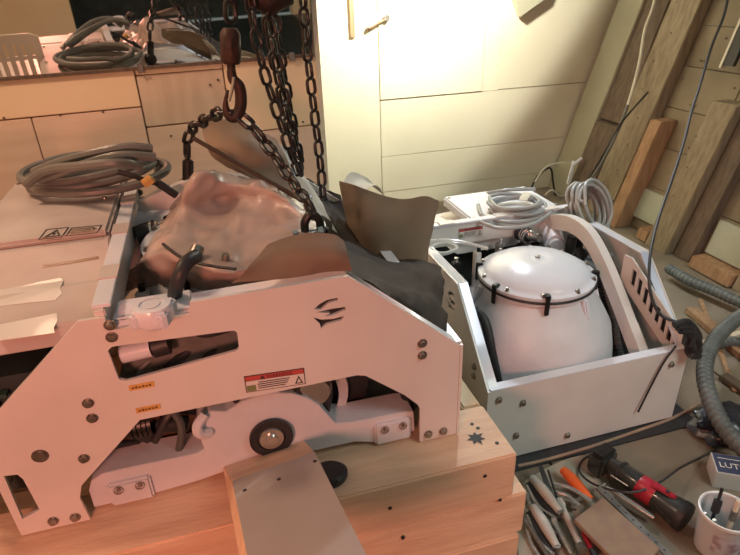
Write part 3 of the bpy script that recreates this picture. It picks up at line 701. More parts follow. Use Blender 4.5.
# black foot pad sticking out under unit 1
p = atZ(345, 470, .36)
m = new(); lathe(m, [(0, .0), (.026, .0), (.029, .006), (.029, .016), (.024, .022), (0, .022)], (.120, .785, .3455), 'Z', 28)
m = ([Vector(((v.x-.135)*1.25+.135, v.y, v.z)) for v in m[0]], m[1])
obj('rubber_pad', m, 'rubber', loc=(.135, .775, .3455), label='round black rubber pad under the unit beside the grey board', cat='pad')

# grey primed board in the foreground with bevelled end
d = -ray(169, 163).normalized()
A = atZ(232, 482, .43); 
rb = ray(315, 452); tt = (A-EYE).dot(d)/rb.dot(d); B = EYE+rb*tt
wv = B-A; n = wv.cross(d).normalized(); n = n if n.z > 0 else -n
Lb = .40; th = .032
C2 = B+d*Lb; D2 = A+d*Lb; e = -d*.135-wv.normalized()*.014
m = new(); hexa(m, [A-n*th+e, B-n*th+e+wv.normalized()*.008, C2-n*th, D2-n*th-wv.normalized()*.012], [A, B, C2, D2]); 
bd = thing('wooden_board', A-n*th, 'grey faced wooden board in the foreground with slanting orange end and screw holes', 'board'); BS = Sub(bd)
BS('board_core', m, 'wood', bevel=.0015)
m = new(); i_ = wv.normalized()*.001; hexa(m, [A+i_, B-i_, C2-i_, D2+i_], [A+i_+n*.0012, B-i_+n*.0012, C2-i_+n*.0012, D2+i_+n*.0012]); BS('primed_face', m, 'greyface')
for px, py in ((245, 491), (279, 480), (315, 462)):
    rr = ray(px, py); tt = (A-EYE).dot(n)/rr.dot(n); q = EYE+rr*tt+n*.0013
    m = new(); sweep(m, [q-n*.003, q+n*.0006], .0035, 10); BS('screw_hole', m, 'blk')

# ------------------------------------------------------------------ chains, hook, hoist
def link_mesh(name, L, Wd, r, mt):
    st = []; h = L/2-Wd/2; R = Wd/2-r
    for k in range(7): a = -PI/2+PI*k/6; st.append(Vector((R*math.sin(a+PI/2) if 0 else R*math.cos(a), 0, h+R*math.sin(a)*0+0)) if 0 else Vector((R*math.cos(PI*k/6), 0, h+R*math.sin(PI*k/6))))
    for k in range(7): st.append(Vector((-R*math.cos(PI*k/6), 0, -h-R*math.sin(PI*k/6))))
    m = new(); sweep(m, st, r, 8, closed=True); me = mesh(name, m); me.materials.append(MT[mt]); return me
def chain(pts, pitch, me, label, group=None, name='chain', phase=0, spin=.4):
    pp = resample(smooth_path(pts, 10), pitch)
    base = min(pp, key=lambda p: p.z); t = thing(name, base, label, 'chain', group)
    for i in range(len(pp)-1):
        c = (pp[i]+pp[i+1])/2; d = (pp[i+1]-pp[i]).normalized()
        x = Vector((math.cos(spin), math.sin(spin), 0)); x = (x-d*x.dot(d)).normalized(); y = d.cross(x)
        if (i+phase) % 2: x, y = y, -x
        R = Matrix((x, y, d)).transposed().to_4x4(); R.translation = c-base
        shared('chain_link', me, t, R)
    return t
small = link_mesh('small_link', .040, .0245, .0036, 'iron')
big = link_mesh('sling_link', .046, .029, .0047, 'iron')
Yc = 1.17
hk = atY(236, 108, Yc)
# loose hanging chain and three load chains
chain([atY(301, -30, 1.22), atY(306, 40, 1.22), atY(314, 110, 1.22), atY(320, 160, 1.22), atY(324, 208, 1.20)], .0325, small, 'thin black chain hanging alone, rightmost beside the cream wall', 'hanging chains')
chain([atY(247, -30, 1.16), atY(251, 10, 1.16), atY(261, 60, 1.16), atY(273, 100, 1.16), atY(290, 150, 1.16), atY(300, 178, 1.18)], .0325, small, 'black chain slanting at left of the load chain cluster', 'hanging chains', phase=1)
chain([atY(262, -20, 1.24), atY(268, 30, 1.24), atY(280, 90, 1.24), atY(292, 140, 1.24), atY(302, 180, 1.24)], .0325, small, 'black load chain in the middle of the cluster', 'hanging chains')
chain([atY(272, -20, 1.28), atY(277, 30, 1.28), atY(285, 80, 1.28), atY(294, 130, 1.28), atY(303, 176, 1.28)], .0325, small, 'black load chain at right of the dense cluster', 'hanging chains', phase=1, spin=1.1)
chain([atY(265, -20, 1.20), atY(271, 30, 1.20), atY(281, 80, 1.20), atY(290, 120, 1.20), atY(300, 165, 1.22)], .0325, small, 'twisted black chain at the front of the dense cluster', 'hanging chains', spin=-.4)
# chain to hook
chain([atY(229, -40, Yc), atY(230, -10, Yc), atY(231, 30, Yc)], .0325, big, 'short chain above the rusty swivel block of the hook', 'hanging chains')
hook = thing('hoist_hook', hk, 'rusty brown swivel hook with safety latch holding the chain sling', 'hook'); HS = Sub(hook)
s0 = atY(230, 28, Yc); s1 = atY(231, 64, Yc)
m = new(); sweep(m, [s0, s0+(s1-s0)*.15, s0+(s1-s0)*.5, s0+(s1-s0)*.9, s1], lambda i: (.013, .019, .0195, .0195, .016)[i], 8); HS('swivel_block', m, 'rust', bevel=.001)
m = new(); s2 = atY(232, 76, Yc); cyl(m, s1, s2, .008, 12); HS('shank', m, 'rust')
hp_ = [atY(x, y, Yc) for x, y in ((231, 70), (233, 79), (239, 86), (241, 97), (240, 109), (235, 117), (229, 116), (226, 108), (226, 99), (228, 90))]
m = new(); sp = smooth_path(hp_, 6); N = len(sp)-1; sweep(m, sp, lambda i: .0085+.0035*math.sin(PI*min(1, i/N*1.15))-.006*(i/N)**3, 12); HS('hook_body', m, 'rust')
m = new(); sweep(m, smooth_path([atY(234, 77, Yc-.012), atY(232, 90, Yc-.014), atY(229, 101, Yc-.012)], 5), .003, 8); HS('safety_latch', m, 'steel')
# hoist body, lower tip
hb = thing('chain_hoist', atY(268, 8, 1.2), 'rust brown bottom of the chain hoist at the top edge', 'hoist'); HB = Sub(hb)
m = new(); sweep(m, [atY(250, -22, 1.2), atY(256, -2, 1.2), atY(270, 2, 1.2), atY(284, -4, 1.2), atY(288, -24, 1.2)], lambda i: (.020, .022, .024, .022, .018)[i], 14); HB('hoist_body', m, 'rust')
m = new(); sweep(m, [atY(272, 4, 1.19), atY(276, -4, 1.19), atY(281, 3, 1.19), atY(277, 8, 1.19)], .006, 10, closed=True); HB('chain_guide', m, 'iron')
# sling: left leg and right leg
chain([atY(234, 112, Yc), atY(222, 112, Yc+.02), atY(207, 119, Yc+.08), atY(194, 127, Yc+.16), atY(188, 136, Yc+.19), atY(187, 155, Yc+.20), atY(188, 170, Yc+.20)], .036, big, 'left leg of the black lifting sling, hook to far plate shackle', 'sling legs', name='sling_chain')
chain([atY(238, 114, Yc), atY(250, 124, Yc-.01), atY(263, 140, Yc-.02), atY(280, 163, Yc-.07), atY(296, 187, Yc-.13), atY(308, 203, Yc-.18), atY(314, 218, Yc-.20)], .036, big, 'right leg of the black lifting sling, slanting down across the brown paper', 'sling legs', name='sling_chain')
# left shackle with thick pin
s = atY(188, 181, Yc+.20); t = thing('sling_shackle', s, 'black lifting shackle on the far plate at the left sling end', 'shackle'); TS = Sub(t)
m = new(); sweep(m, [atY(188, 160, Yc+.2), atY(188, 183, Yc+.2)], .013, 12); TS('shackle_sleeve', m, 'iron', bevel=.003)
m = new(); lathe(m, [(0, -.012), (.020, -.012), (.024, -.006), (.024, .006), (.020, .012), (0, .012)], atY(187, 188, Yc+.21), 'Y', 22); TS('lifting_eye', m, 'iron')
s = atY(312, 224, Yc-.20); t = thing('sling_shackle', s, 'small black bow shackle with steel pin lying at right sling end', 'shackle'); TS = Sub(t)
m = new(); sweep(m, smooth_path([atY(x, y, Yc-.20) for x, y in ((305, 232), (305, 222), (311, 214), (319, 220), (321, 232))], 6), .008, 10); TS('shackle_bow', m, 'iron')
m = new(); cyl(m, atY(294, 236, Yc-.205), atY(322, 231, Yc-.20), .006, 10); cyl(m, atY(293, 236, Yc-.205), atY(298, 235, Yc-.205), .010, 8); TS('shackle_pin', m, 'steel')
m = new(); cyl(m, atY(318, 232, Yc-.205), atY(323, 231, Yc-.205), .011, 6); TS('shackle_nut', m, 'steel')

# ------------------------------------------------------------------ brown protective paper
def G(rows): return [[atY(x, y, Y) for x, y, Y in r] for r in rows]
m = sheet(new(), G([[(339, 181, 1.36), (362, 188, 1.30), (400, 199, 1.30), (425, 196, 1.33), (441, 201, 1.38)],
                    [(343, 205, 1.36), (366, 212, 1.28), (400, 219, 1.27), (424, 221, 1.31), (436, 222, 1.37)],
                    [(347, 225, 1.35), (370, 236, 1.27), (400, 244, 1.26), (420, 247, 1.30), (429, 246, 1.36)],
                    [(350, 238, 1.34), (375, 254, 1.27), (400, 262, 1.27), (418, 266, 1.30), (426, 266, 1.35)]]), noise=.004, seed=3)
obj('paper_sheet', m, 'kraft', loc=atY(390, 262, 1.3), label='tall curled brown paper sheet with torn top edge standing against the cream wall', cat='paper', ang=80)
m = sheet(new(), G([[(342, 183, 1.37), (352, 172, 1.42), (368, 178, 1.46)], [(352, 188, 1.35), (364, 182, 1.42), (378, 190, 1.47)], [(364, 190, 1.34), (376, 186, 1.40), (384, 196, 1.44)]]), 10, 8, noise=.003, seed=5)
obj('paper_sheet', m, 'papere', loc=atY(364, 188, 1.38), label='small pale folded paper flap behind the tall curled sheet', cat='paper', ang=80)
m = sheet(new(), G([[(201, 124, 1.44), (222, 119, 1.45), (246, 124, 1.44), (276, 140, 1.42)],
                    [(205, 140, 1.40), (224, 140, 1.37), (248, 142, 1.36), (288, 160, 1.38)],
                    [(212, 156, 1.36), (232, 160, 1.33), (258, 168, 1.33), (298, 184, 1.35)],
                    [(236, 172, 1.34), (252, 180, 1.31), (276, 194, 1.30), (310, 206, 1.32)]]), noise=.004, seed=8)
obj('paper_sheet', m, 'kraft', loc=atY(240, 172, 1.33), label='brown paper sheet leaning behind the hook and left sling leg', cat='paper', ang=80)
m = sheet(new(), G([[(206, 120, 1.46), (228, 117, 1.47), (252, 122, 1.46)], [(210, 128, 1.43), (230, 129, 1.42), (250, 130, 1.42)]]), 12, 4, noise=.002, seed=11)
obj('paper_sheet', m, 'papere', loc=atY(230, 129, 1.42), label='pale folded edge of the paper just under the hook', cat='paper', ang=80)
m = sheet(new(), G([[(266, 134, 1.46), (276, 140, 1.45), (290, 154, 1.43)], [(286, 162, 1.40), (298, 172, 1.39), (314, 190, 1.38)],
                    [(300, 190, 1.35), (314, 200, 1.34), (328, 214, 1.32)], [(312, 214, 1.30), (324, 222, 1.29), (338, 232, 1.29)]]), 14, 26, noise=.006, seed=13)
obj('paper_sheet', m, 'papere', loc=atY(310, 220, 1.28), label='narrow whitish crumpled paper strip running down behind the chains', cat='paper', ang=80)
m = sheet(new(), G([[(300, 176, 1.42), (318, 184, 1.44), (340, 196, 1.45)], [(310, 200, 1.34), (330, 214, 1.36), (352, 226, 1.38)],
                    [(320, 226, 1.25), (340, 244, 1.26), (372, 250, 1.30)], [(330, 250, 1.18), (352, 262, 1.19), (400, 262, 1.24)]]), noise=.012, seed=17, fs=9)
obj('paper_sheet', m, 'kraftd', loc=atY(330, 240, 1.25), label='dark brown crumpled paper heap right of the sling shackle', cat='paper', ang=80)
m = sheet(new(), [[atZ(x, y, z) for x, y, z in r] for r in (
    [(268, 244, .790), (292, 236, .800), (316, 233, .805), (334, 235, .800), (343, 242, .79)],
    [(250, 266, .778), (276, 256, .785), (306, 252, .790), (332, 254, .785), (348, 258, .775)],
    [(232, 283, .757), (262, 281, .757), (298, 277, .757), (326, 272, .757), (352, 270, .755)])], noise=.003, seed=21)
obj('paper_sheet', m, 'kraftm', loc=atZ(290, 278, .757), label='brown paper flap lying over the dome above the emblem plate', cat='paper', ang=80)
m = sheet(new(), G([[(338, 238, 1.20), (362, 244, 1.24), (395, 258, 1.24), (424, 258, 1.24), (441, 268, 1.20)],
                    [(342, 252, 1.10), (364, 258, 1.12), (392, 266, 1.12), (420, 270, 1.12), (443, 284, 1.10)],
                    [(350, 266, .98), (370, 272, .98), (392, 280, .98), (416, 288, .98), (444, 304, .99)],
                    [(354, 276, .89), (378, 290, .86), (402, 305, .85), (424, 318, .85), (446, 332, .86)]]), noise=.009, seed=25, fs=10)
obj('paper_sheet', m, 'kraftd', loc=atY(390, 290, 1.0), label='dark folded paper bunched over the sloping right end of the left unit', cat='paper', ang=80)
# white inner rail peeking under the paper: upright slat
m = new(); cyl(m, atY(428, 296, 1.10), atY(448, 330, .99), .006, 8)
obj('edge_protector', m, 'papere', loc=atY(448, 330, .99), label='thin pale edge strip poking from the dark folded paper beside right plate', cat='strip')
# batten
a = atY(193, 138, 1.24); b = atY(312, 206, 1.10)
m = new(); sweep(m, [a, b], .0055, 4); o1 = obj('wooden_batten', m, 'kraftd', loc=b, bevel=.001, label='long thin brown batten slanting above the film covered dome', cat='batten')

# ------------------------------------------------------------------ cable coils
def coil(c, rx, ry, turns, r, h, mt, label, tilt=(0, 0, 0), tails=(), seed=1, strands=1, wob=.01, name='cable_coil', tie=None):
    rnd = random.Random(seed); t = thing(name, c, label, 'cable', 'grey cable coils'); c = Vector(c)
    R = Matrix.Rotation(tilt[2], 3, 'Z') @ Matrix.Rotation(tilt[0], 3, 'X') @ Matrix.Rotation(tilt[1], 3, 'Y')
    for s in range(strands):
        pts = []; nn = 18; ph = rnd.random()*6
        for i in range(int(turns*nn)+1):
            a = 2*PI*i/nn+ph; k = int(i/nn); f = 1+.05*math.sin(k*2.1+s)+.10*(rnd.random()-.5)*.4
            ox = wob*math.sin(k*1.7+s); oy = wob*math.cos(k*2.3+s)
            pts.append(R@Vector((ox+rx*f*math.cos(a), oy+ry*f*math.sin(a), r+h*(i/(turns*nn))+.004*math.sin(a*2+s*2+k)+s*.002)))
        m = new(); sweep(m, smooth_path(pts, 3), r, 8); obj('cable_strand', m, mt, t)
    for tl in tails:
        m = new(); sweep(m, smooth_path([Vector(q)-c for q in tl], 8), r, 8); obj('cable_tail', m, mt, t)
    return t
zb1 = U1[2]+.418
c1 = atZ(98, 186, zb1)
ct = coil((c1.x, c1.y, zb1-.002), .140, .105, 4.2, .0095, .045, 'cabled', 'thick grey hose coil lying on the pinkish electronics box', seed=4, wob=.014,
     tails=[[atY(26, 184, 1.34), atY(48, 170, 1.30), atY(80, 166, 1.22), atY(118, 163, 1.2), atY(140, 166, 1.24)],
            [atY(34, 172, 1.36), atY(60, 162, 1.32), atY(100, 152, 1.28), atY(130, 147, 1.27), atY(152, 149, 1.28)],
            [atY(40, 180, 1.34), atY(80, 166, 1.28), atY(118, 156, 1.24), atY(155, 157, 1.26)]])
# black lead with orange tag
ld = thing('tagged_lead', atY(146, 184, 1.28), 'short black lead with orange tag leaving the coil on the box', 'lead'); DS = Sub(ld)
m = new(); sweep(m, smooth_path([atY(118, 172, 1.27), atY(134, 176, 1.27), atY(146, 181, 1.28), atY(158, 184, 1.29), atY(176, 196, 1.30)], 6), .006, 8); DS('lead', m, 'rubber')
m = new(); cyl(m, atY(158, 183, 1.285), atY(176, 195, 1.295), .009, 10); DS('plug', m, 'rubber')
m = new(); sweep(m, [atY(144, 184, 1.262), atY(152, 178, 1.262)], .011, 6); DS('orange_tag', m, 'yel')

zb2 = U2[2]+(.434-.042)*1.12
c2 = atZ(516, 208, zb2+.01)
coil((c2.x, c2.y, zb2), .088, .075, 4.4, .0065, .034, 'cable', 'light grey cable coil with paper tag on the far white box', seed=9, wob=.008,
     tails=[[atZ(480, 222, zb2+.01), atZ(500, 228, zb2+.01), atZ(530, 225, zb2+.01), atZ(548, 215, zb2+.01), atZ(556, 205, zb2+.01)],
            [atZ(488, 193, zb2+.03), atZ(508, 190, zb2+.045), atZ(535, 189, zb2+.04)],
            [atZ(478, 205, zb2+.006), atZ(484, 216, zb2+.006), atZ(510, 222, zb2+.006), atZ(545, 218, zb2+.006)]])
q = atZ(525, 197, zb2+.05); m = new(); box(m, (q.x-.014, q.y-.04, q.z), (q.x+.014, q.y+.04, q.z+.003), Matrix.Rotation(-.7, 3, 'Z'))
obj('paper_tag', m, 'papere', loc=q, label='cream paper tag lying across the light grey cable coil', cat='tag')
# standing coil
c3 = atX(580, 211, 1.18)
coil((c3.x, c3.y, c3.z), .060, .085, 9.0, .0060, .070, 'cable', 'grey cable bundle hung upright over the far corner of right unit', tilt=(math.radians(62), math.radians(-12), math.radians(28)), seed=12, wob=.010)
lp = thing('cord_loop', atY(560, 185, 2.8), 'beige looped cord by the wall foot behind the far unit', 'cord'); LPS = Sub(lp)
m = new(); sweep(m, smooth_path([atY(x, y, 2.8) for x, y in ((535, 182), (545, 168), (560, 163), (580, 163), (590, 170), (584, 181), (575, 188), (562, 196), (552, 190), (545, 195))], 7), .005, 8); LPS('cord', m, 'whitecord')
a = atY(568, 184, 2.75); b = atY(574, 161, 2.75); m = new(); sweep(m, [a, b], .011, 6); LPS('zip_tie', m, 'lid')
a = atY(573, 165, 2.74); b = atY(582, 158, 2.74); m = new(); sweep(m, [a, b], .009, 6); LPS('zip_tie', m, 'lid')
m = new(); sweep(m, smooth_path([atY(x, y, 2.85) for x, y in ((530, 190), (538, 176), (550, 168), (553, 182), (556, 200))], 7), .006, 8)
obj('black_lead', m, 'rubber', loc=atY(556, 198, 2.85), label='black lead curling up at the wall foot by beige cord loop', cat='lead')

# ------------------------------------------------------------------ cords on the hull side
m = new(); sweep(m, smooth_path([atX(x, y, X) for x, y, X in ((657, -20, 2.26), (654, 4, 2.22), (645, 30, 2.17), (640, 60, 2.11), (634, 85, 2.06), (628, 105, 2.02))], 8), .0085, 8)
obj('white_conduit', m, 'whitecord', loc=atX(628, 105, 2.02), label='cream conduit running down the hull frames', cat='conduit')
m = new(); sweep(m, smooth_path([atX(x, y, X) for x, y, X in ((628, 105, 2.02), (618, 130, 1.98), (606, 155, 1.95), (594, 175, 1.93), (578, 192, 1.92))], 8), .008, 8)
obj('grey_cord', m, 'cabled', loc=atX(578, 192, 1.92), label='grey cord continuing from the cream conduit down to wall foot', cat='cord')
m = new(); sweep(m, smooth_path([atX(x, y, X) for x, y, X in ((648, 92, 2.03), (632, 110, 2.0), (620, 125, 1.98), (606, 150, 1.95), (585, 185, 1.92))], 8), .005, 8)
obj('black_lead', m, 'rubber', loc=atX(585, 185, 1.92), label='thin black lead beside the cream conduit on the hull', cat='lead')
bk = thing('power_cord', atX(690, 340, 1.19), 'long black power cord hanging from the top right to a plug cluster', 'cord'); BK = Sub(bk)
pts = [(731, -20, 1.75), (724, 15, 1.70), (712, 45, 1.64), (700, 85, 1.56), (692, 110, 1.50), (683, 145, 1.42), (670, 185, 1.32), (658, 220, 1.22), (651, 250, 1.14), (649, 280, 1.09), (653, 302, 1.09), (662, 316, 1.11), (676, 322, 1.14), (690, 330, 1.155)]
m = new(); sweep(m, smooth_path([atX(*q) for q in pts], 6), .0042, 8); BK('cord', m, 'rubber')
for k in range(7):
    q = [(674+3*k, 325+3*(k % 3)), (688+2*(k % 3), 322+5*k), (699-3*(k % 2), 338+3*k), (688+k, 354+(k % 3)*2)]
    m = new(); sweep(m, smooth_path([atY(x_, y_, 1.012-.004*(k % 3)) for x_, y_ in q], 5), .009, 8); BK('cord_loop', m, 'rubber')
q = atY(690, 338, 1.005); m = new(); box(m, (q.x-.014, q.y-.012, q.z-.028), (q.x+.018, q.y+.018, q.z+.024)); BK('plug_block', m, 'rubber', bevel=.008)
m = new(); sweep(m, smooth_path([atY(676, 346, 1.020), atY(664, 362, 1.022), atY(652, 384, 1.022), atY(638, 412, 1.020)], 5), .0028, 8); BK('cord_tail', m, 'rubber')

# ------------------------------------------------------------------ corrugated hoses
def corr(pts, r, label, mt='hose', name='corrugated_hose'):
    pp = resample(smooth_path(pts, 14), .0045); m = new(); sweep(m, pp, lambda i: r if (i//2) % 2 else r*.88, 16)
    obj(name, m, mt, loc=min(pp, key=lambda p: p.z), label=label, cat='hose', group='corrugated hoses', ang=25)
corr([atZ(790, 300, .10), atZ(762, 305, .10), atZ(738, 318, .11), atZ(718, 336, .12), atZ(707, 356, .12), atZ(705, 378, .11), atZ(712, 404, .09), atZ(726, 430, .07), atZ(748, 452, .06), atZ(790, 470, .06)], .0235, 'thick corrugated grey hose looping down past the corner of right unit')
corr([atZ(668, 268, .05), atZ(690, 281, .05), atZ(715, 291, .05), atZ(742, 303, .05), atZ(790, 320, .05)], .022, 'corrugated hose emerging behind the right unit towards the frame edge')
corr([atZ(716, 344, .03), atZ(730, 342, .03), atZ(745, 344, .03), atZ(790, 350, .03)], .020, 'short corrugated hose end lying inside the loop of the thick hose')
# loose boards and offcuts on the floor by the hull
def stick(a, b, r, mt, label, name='offcut', cat='offcut', flat=.5):
    a = Vector(a); b = Vector(b); d = (b-a); L = d.length; d.normalize(); s = d.cross(Vector((0, 0, 1))).normalized(); u = s.cross(d)
    m = new(); hexa(m, [a-s*r, a+s*r, b+s*r, b-s*r], [a-s*r+u*2*r*flat, a+s*r+u*2*r*flat, b+s*r+u*2*r*flat, b-s*r+u*2*r*flat])
    obj(name, m, mt, loc=a, bevel=.002, label=label, cat=cat)
stick(atZ(690, 312, .004), atZ(760, 372, .004), .022, 'woodo', 'orange brown wood offcut on the floor behind the thick hose')
stick(atZ(700, 345, .003), atZ(760, 330, .003), .012, 'plyl', 'pale wood offcut crossing inside the hose loop')
stick(atZ(722, 378, .004), atZ(770, 410, .004), .018, 'wooddk', 'dark wood offcut under the thick hose, right edge')
stick(atZ(735, 392, .003), atZ(700, 300, .003), .008, 'woodo', 'thin reddish lath on floor inside the hose loop', 'lath', 'lath')
stick(atZ(722, 250, .03), atZ(724, 287, .004), .003, 'rubber', 'thin dark rod leaning on the pale green hull panel', 'rod', 'rod', 1)
# mat and cord under unit 2
m = new(); a, b, c, d = [atZ(x, y, .001) for x, y in ((516, 446), (522, 470), (697, 408), (710, 388))]
box(m, (.56, .985, .0), (1.23, 1.86, .005)); obj('floor_mat', m, 'rubber', loc=(.56, .985, 0), bevel=.001, label='black rubber mat under the right unit', cat='mat')
m = new(); sweep(m, smooth_path([atZ(x, y, .006) for x, y in ((518, 466), (545, 460), (590, 447), (640, 430), (675, 417), (700, 403), (716, 394))], 8), .0045, 8)
obj('brown_cord', m, 'rustplate', loc=atZ(518, 466, 0), label='brown cord lying along the front of the black mat', cat='cord')

# ------------------------------------------------------------------ tools on the floor
m = sheet(new(), [[atZ(512, 488, .002), atZ(560, 462, .004), atZ(600, 452, .002)], [atZ(516, 530, .003), atZ(566, 505, .006), atZ(615, 500, .002)], [atZ(522, 590, .002), atZ(580, 580, .004), atZ(650, 575, .002)]], 14, 14, noise=.002, seed=2)
m = ([Vector((v.x, v.y, max(.0005, v.z))) for v in m[0]], m[1])
obj('drop_sheet', m, 'cloth', loc=atZ(516, 530, 0), label='beige cloth sheet under the hand tools beside the crate', cat='cloth', ang=80)
def tool(name, a, label, cat): t = thing(name, a, label, cat); return t, Sub(t)
def zz(x, y, z=.02): return atZ(x, y, z)
# multitools / utility knives: three grey-handled
for i, (a, b, wd, lab) in enumerate((((532, 478), (560, 512), .013, 'grey handled folding knife, upper of the pair beside the crate'),
                                     ((533, 507), (557, 547), .014, 'grey handled pliers, lower left of the tool pile'))):
    A = zz(*a, .035); B = zz(*b, .040); t, s = tool('folding_tool', B, lab, 'tool')
    m = new(); sweep(m, smooth_path([A, (A*2+B)/3+Vector((0, 0, .004)), (A+2*B)/3+Vector((0, 0, .003)), B], 5), lambda i: .009+.004*math.sin(PI*min(1, (i+1)/15)), 10); s('handle', m, 'tape')
    m = new(); sweep(m, [A+Vector((-.010, -.006, -.014)), B+Vector((-.010, -.006, -.016))], .012, 8); s('gap_shadow_fill', m, 'rubber')  # black bar added for the dark shadow between the tools
    off = Vector((-.018, -.010, -.012)); m = new(); sweep(m, smooth_path([A+off, (A+B)/2+off*1.4, B+off*.8], 6), .0065, 8); s('steel_jaw', m, 'steel')
    m = new(); sweep(m, smooth_path([A+off*1.5, (A+B)/2+off*2.2, B+off*1.6+(B-A)*.3], 6), .006, 8); s('steel_handle', m, 'steel')
    m = new(); cyl(m, B+Vector((0, 0, .006)), B-Vector((0, 0, .012)), .008, 10); s('pivot', m, 'bolt')
for i, (a, b, r, mt, lab) in enumerate((((527, 489), (566, 545), .006, 'steel', 'long chrome wrench lying between the grey handles'),
     ((530, 484), (548, 512), .0065, 'steel', 'short chrome socket bar, leftmost top of the tool pile'),
     ((559, 500), (580, 545), .0075, 'tape', 'grey steel bar right of the pliers'),
     ((525, 520), (548, 556), .005, 'bolt', 'dark steel rod lowest at the crate side'),
     ((553, 520), (572, 556), .006, 'steel', 'chrome rod at the bottom of the tool pile'))):
    A = zz(*a, .012+.006*i); B = zz(*b, .014+.006*i); t, s = tool('steel_tool', B, lab, 'tool')
    m = new(); sweep(m, [A, A+(B-A)*.12, A+(B-A)*.2, B], lambda i: (r*1.3, r*1.5, r, r)[i], 8); s('shaft', m, mt)
    m = new(); q = B; sweep(m, [q, q+(B-A)*.12], r*1.6, 6); s('tip', m, 'bolt')
A = zz(541, 468, .05); B = zz(556, 510, .02); t, s = tool('hacksaw_blade', B, 'black narrow blade sticking up from the tool pile', 'blade')
m = new(); sw_ = (zz(545, 467, .05)-A).normalized()*.006; hexa(m, [A-sw_, A+sw_, B+sw_*1.6, B-sw_*1.6], [A-sw_+Vector((0, .004, .004)), A+sw_+Vector((0, .004, .004)), B+sw_*1.6+Vector((0, .004, .004)), B-sw_*1.6+Vector((0, .004, .004))]); s('blade', m, 'rubber')
m = new(); sweep(m, [zz(548, 470, .048), zz(560, 508, .02)], .003, 6); s('spine', m, 'rubber')
# pliers with orange handle
t, s = tool('orange_pliers', zz(590, 500, .02), 'needle pliers with a bright orange handle', 'pliers')
m = new(); pp = smooth_path([zz(563, 470, .035), zz(571, 478, .035), zz(581, 489, .03), zz(591, 499, .025)], 5); sweep(m, pp, lambda i: (.009+.005*math.sin(PI*min(1, (i+2)/len(pp)))) if i < len(pp)-2 else .008, 12); s('orange_handle', m, 'orange')
m = new(); sweep(m, smooth_path([zz(553, 484, .03), zz(565, 486, .03), zz(578, 492, .028), zz(592, 502, .025)], 6), lambda i: .004+.003*(i/18), 8); s('steel_jaw', m, 'steel')
m = new(); sweep(m, smooth_path([zz(556, 492, .025), zz(568, 496, .025), zz(580, 506, .022)], 6), .005, 8); s('jaw', m, 'steel')
m = new(); 
for k in range(9): 
    q = zz(562+random.random()*20, 492+random.random()*18, .015+random.random()*.012); box(m, q-Vector((.006, .004, .004)), q+Vector((.006, .005, .004)), Matrix.Rotation(random.random()*3, 3, 'Z'))
obj('loose_hardware', m, 'bolt', loc=zz(572, 500, 0), label='small heap of loose steel bits below the orange pliers', cat='hardware', kind='stuff')
# rust flecked plate / block
pa, pb, pc, pd = [atZ(x, y, z) for x, y, z in ((603, 497, .050), (660, 548, .035), (634, 580, .045), (574, 519, .062))]
m = new(); dn_ = Vector((0, 0, -.012)); hexa(m, [pa+dn_, pb+dn_, pc+dn_, pd+dn_], [pa, pb, pc, pd])
obj('scraper_plate', m, 'rustplate', loc=pd+dn_, bevel=.0015, label='brown flecked rectangular plate lying over the tools, bottom', cat='plate')
t, s = tool('steel_rule', zz(640, 530, .02), 'dark blue grey notched bar along the brown plate', 'bar')
A = zz(598, 488, .035); B = zz(672, 560, .02); d = (B-A).normalized(); sd = d.cross(Vector((0, 0, 1))).normalized()*.009
m = new(); hexa(m, [A-sd, A+sd, B+sd, B-sd], [v+Vector((0, 0, .006)) for v in (A-sd, A+sd, B+sd, B-sd)]); s('bar', m, 'grey', bevel=.001)
for k in range(9): 
    q = A+(B-A)*(.1+.1*k)+Vector((0, 0, .006)); m = new(); cyl(m, q, q+Vector((0, 0, .0008)), .002, 8); s('hole', m, 'blk')
A = zz(583, 532, .03); B = zz(592, 550, .03); t, s = tool('red_knife', B, 'dark red and black handled tool below the brown plate', 'knife')
m = new(); sweep(m, [A, (A+B)/2, B], lambda i: (.005, .007, .006)[i], 10); s('grip', m, 'red'); m = new(); sweep(m, [B, B+(B-A)*.4], .0085, 8); s('butt', m, 'rubber')
# pen torch / steel cylinder
t, s = tool('steel_pen', zz(630, 500, .02), 'slim chrome spray gun tube between flashlight and notched bar', 'tube')
m = new(); sweep(m, [zz(606, 487, .03), zz(613, 491, .03), zz(616, 493, .03), zz(640, 509, .026), zz(654, 518, .024)], lambda i: (.004, .007, .0085, .008, .005)[i], 12); s('tube', m, 'steel')
m = new(); sweep(m, [zz(598, 489, .03), zz(605, 484, .034)], .005, 8); s('nozzle', m, 'bolt')
m = new(); sweep(m, [zz(611, 475, .05), zz(628, 486, .05)], .002, 6); s('needle', m, 'steel')
# flashlight / work light
t, s = tool('work_flashlight', atZ(640, 490, .0), 'black and red cordless flashlight lying beside the tools', 'flashlight')
A = zz(606, 462, .045); 
hx = (zz(632, 460, .05)-zz(600, 468, .05)).normalized()
ax = (zz(676, 510, .045)-zz(612, 465, .05)).normalized()
m = new(); c = zz(602, 461, .038); Rz = Matrix.Rotation(math.atan2(ax.y, ax.x), 3, 'Z')
box(m, c-Vector((.022, .036, .030)), c+Vector((.022, .036, .034)), Rz); s('battery_pack', m, 'blkg', bevel=.008)
m = new(); c_ = c+Vector((0, 0, .036)); box(m, c_-Vector((.016, .028, .004)), c_+Vector((.016, .028, .002)), Rz); s('battery_latch', m, 'iron', bevel=.002)
m = new(); pA = zz(610, 464, .045); pB = zz(677, 512, .038)
def along(f): return pA+(pB-pA)*f
sweep(m, [along(0), along(.15), along(.2), along(.45), along(.62)], lambda i: (.020, .024, .027, .028, .028)[i], 20); s('barrel', m, 'blkg', ang=60)
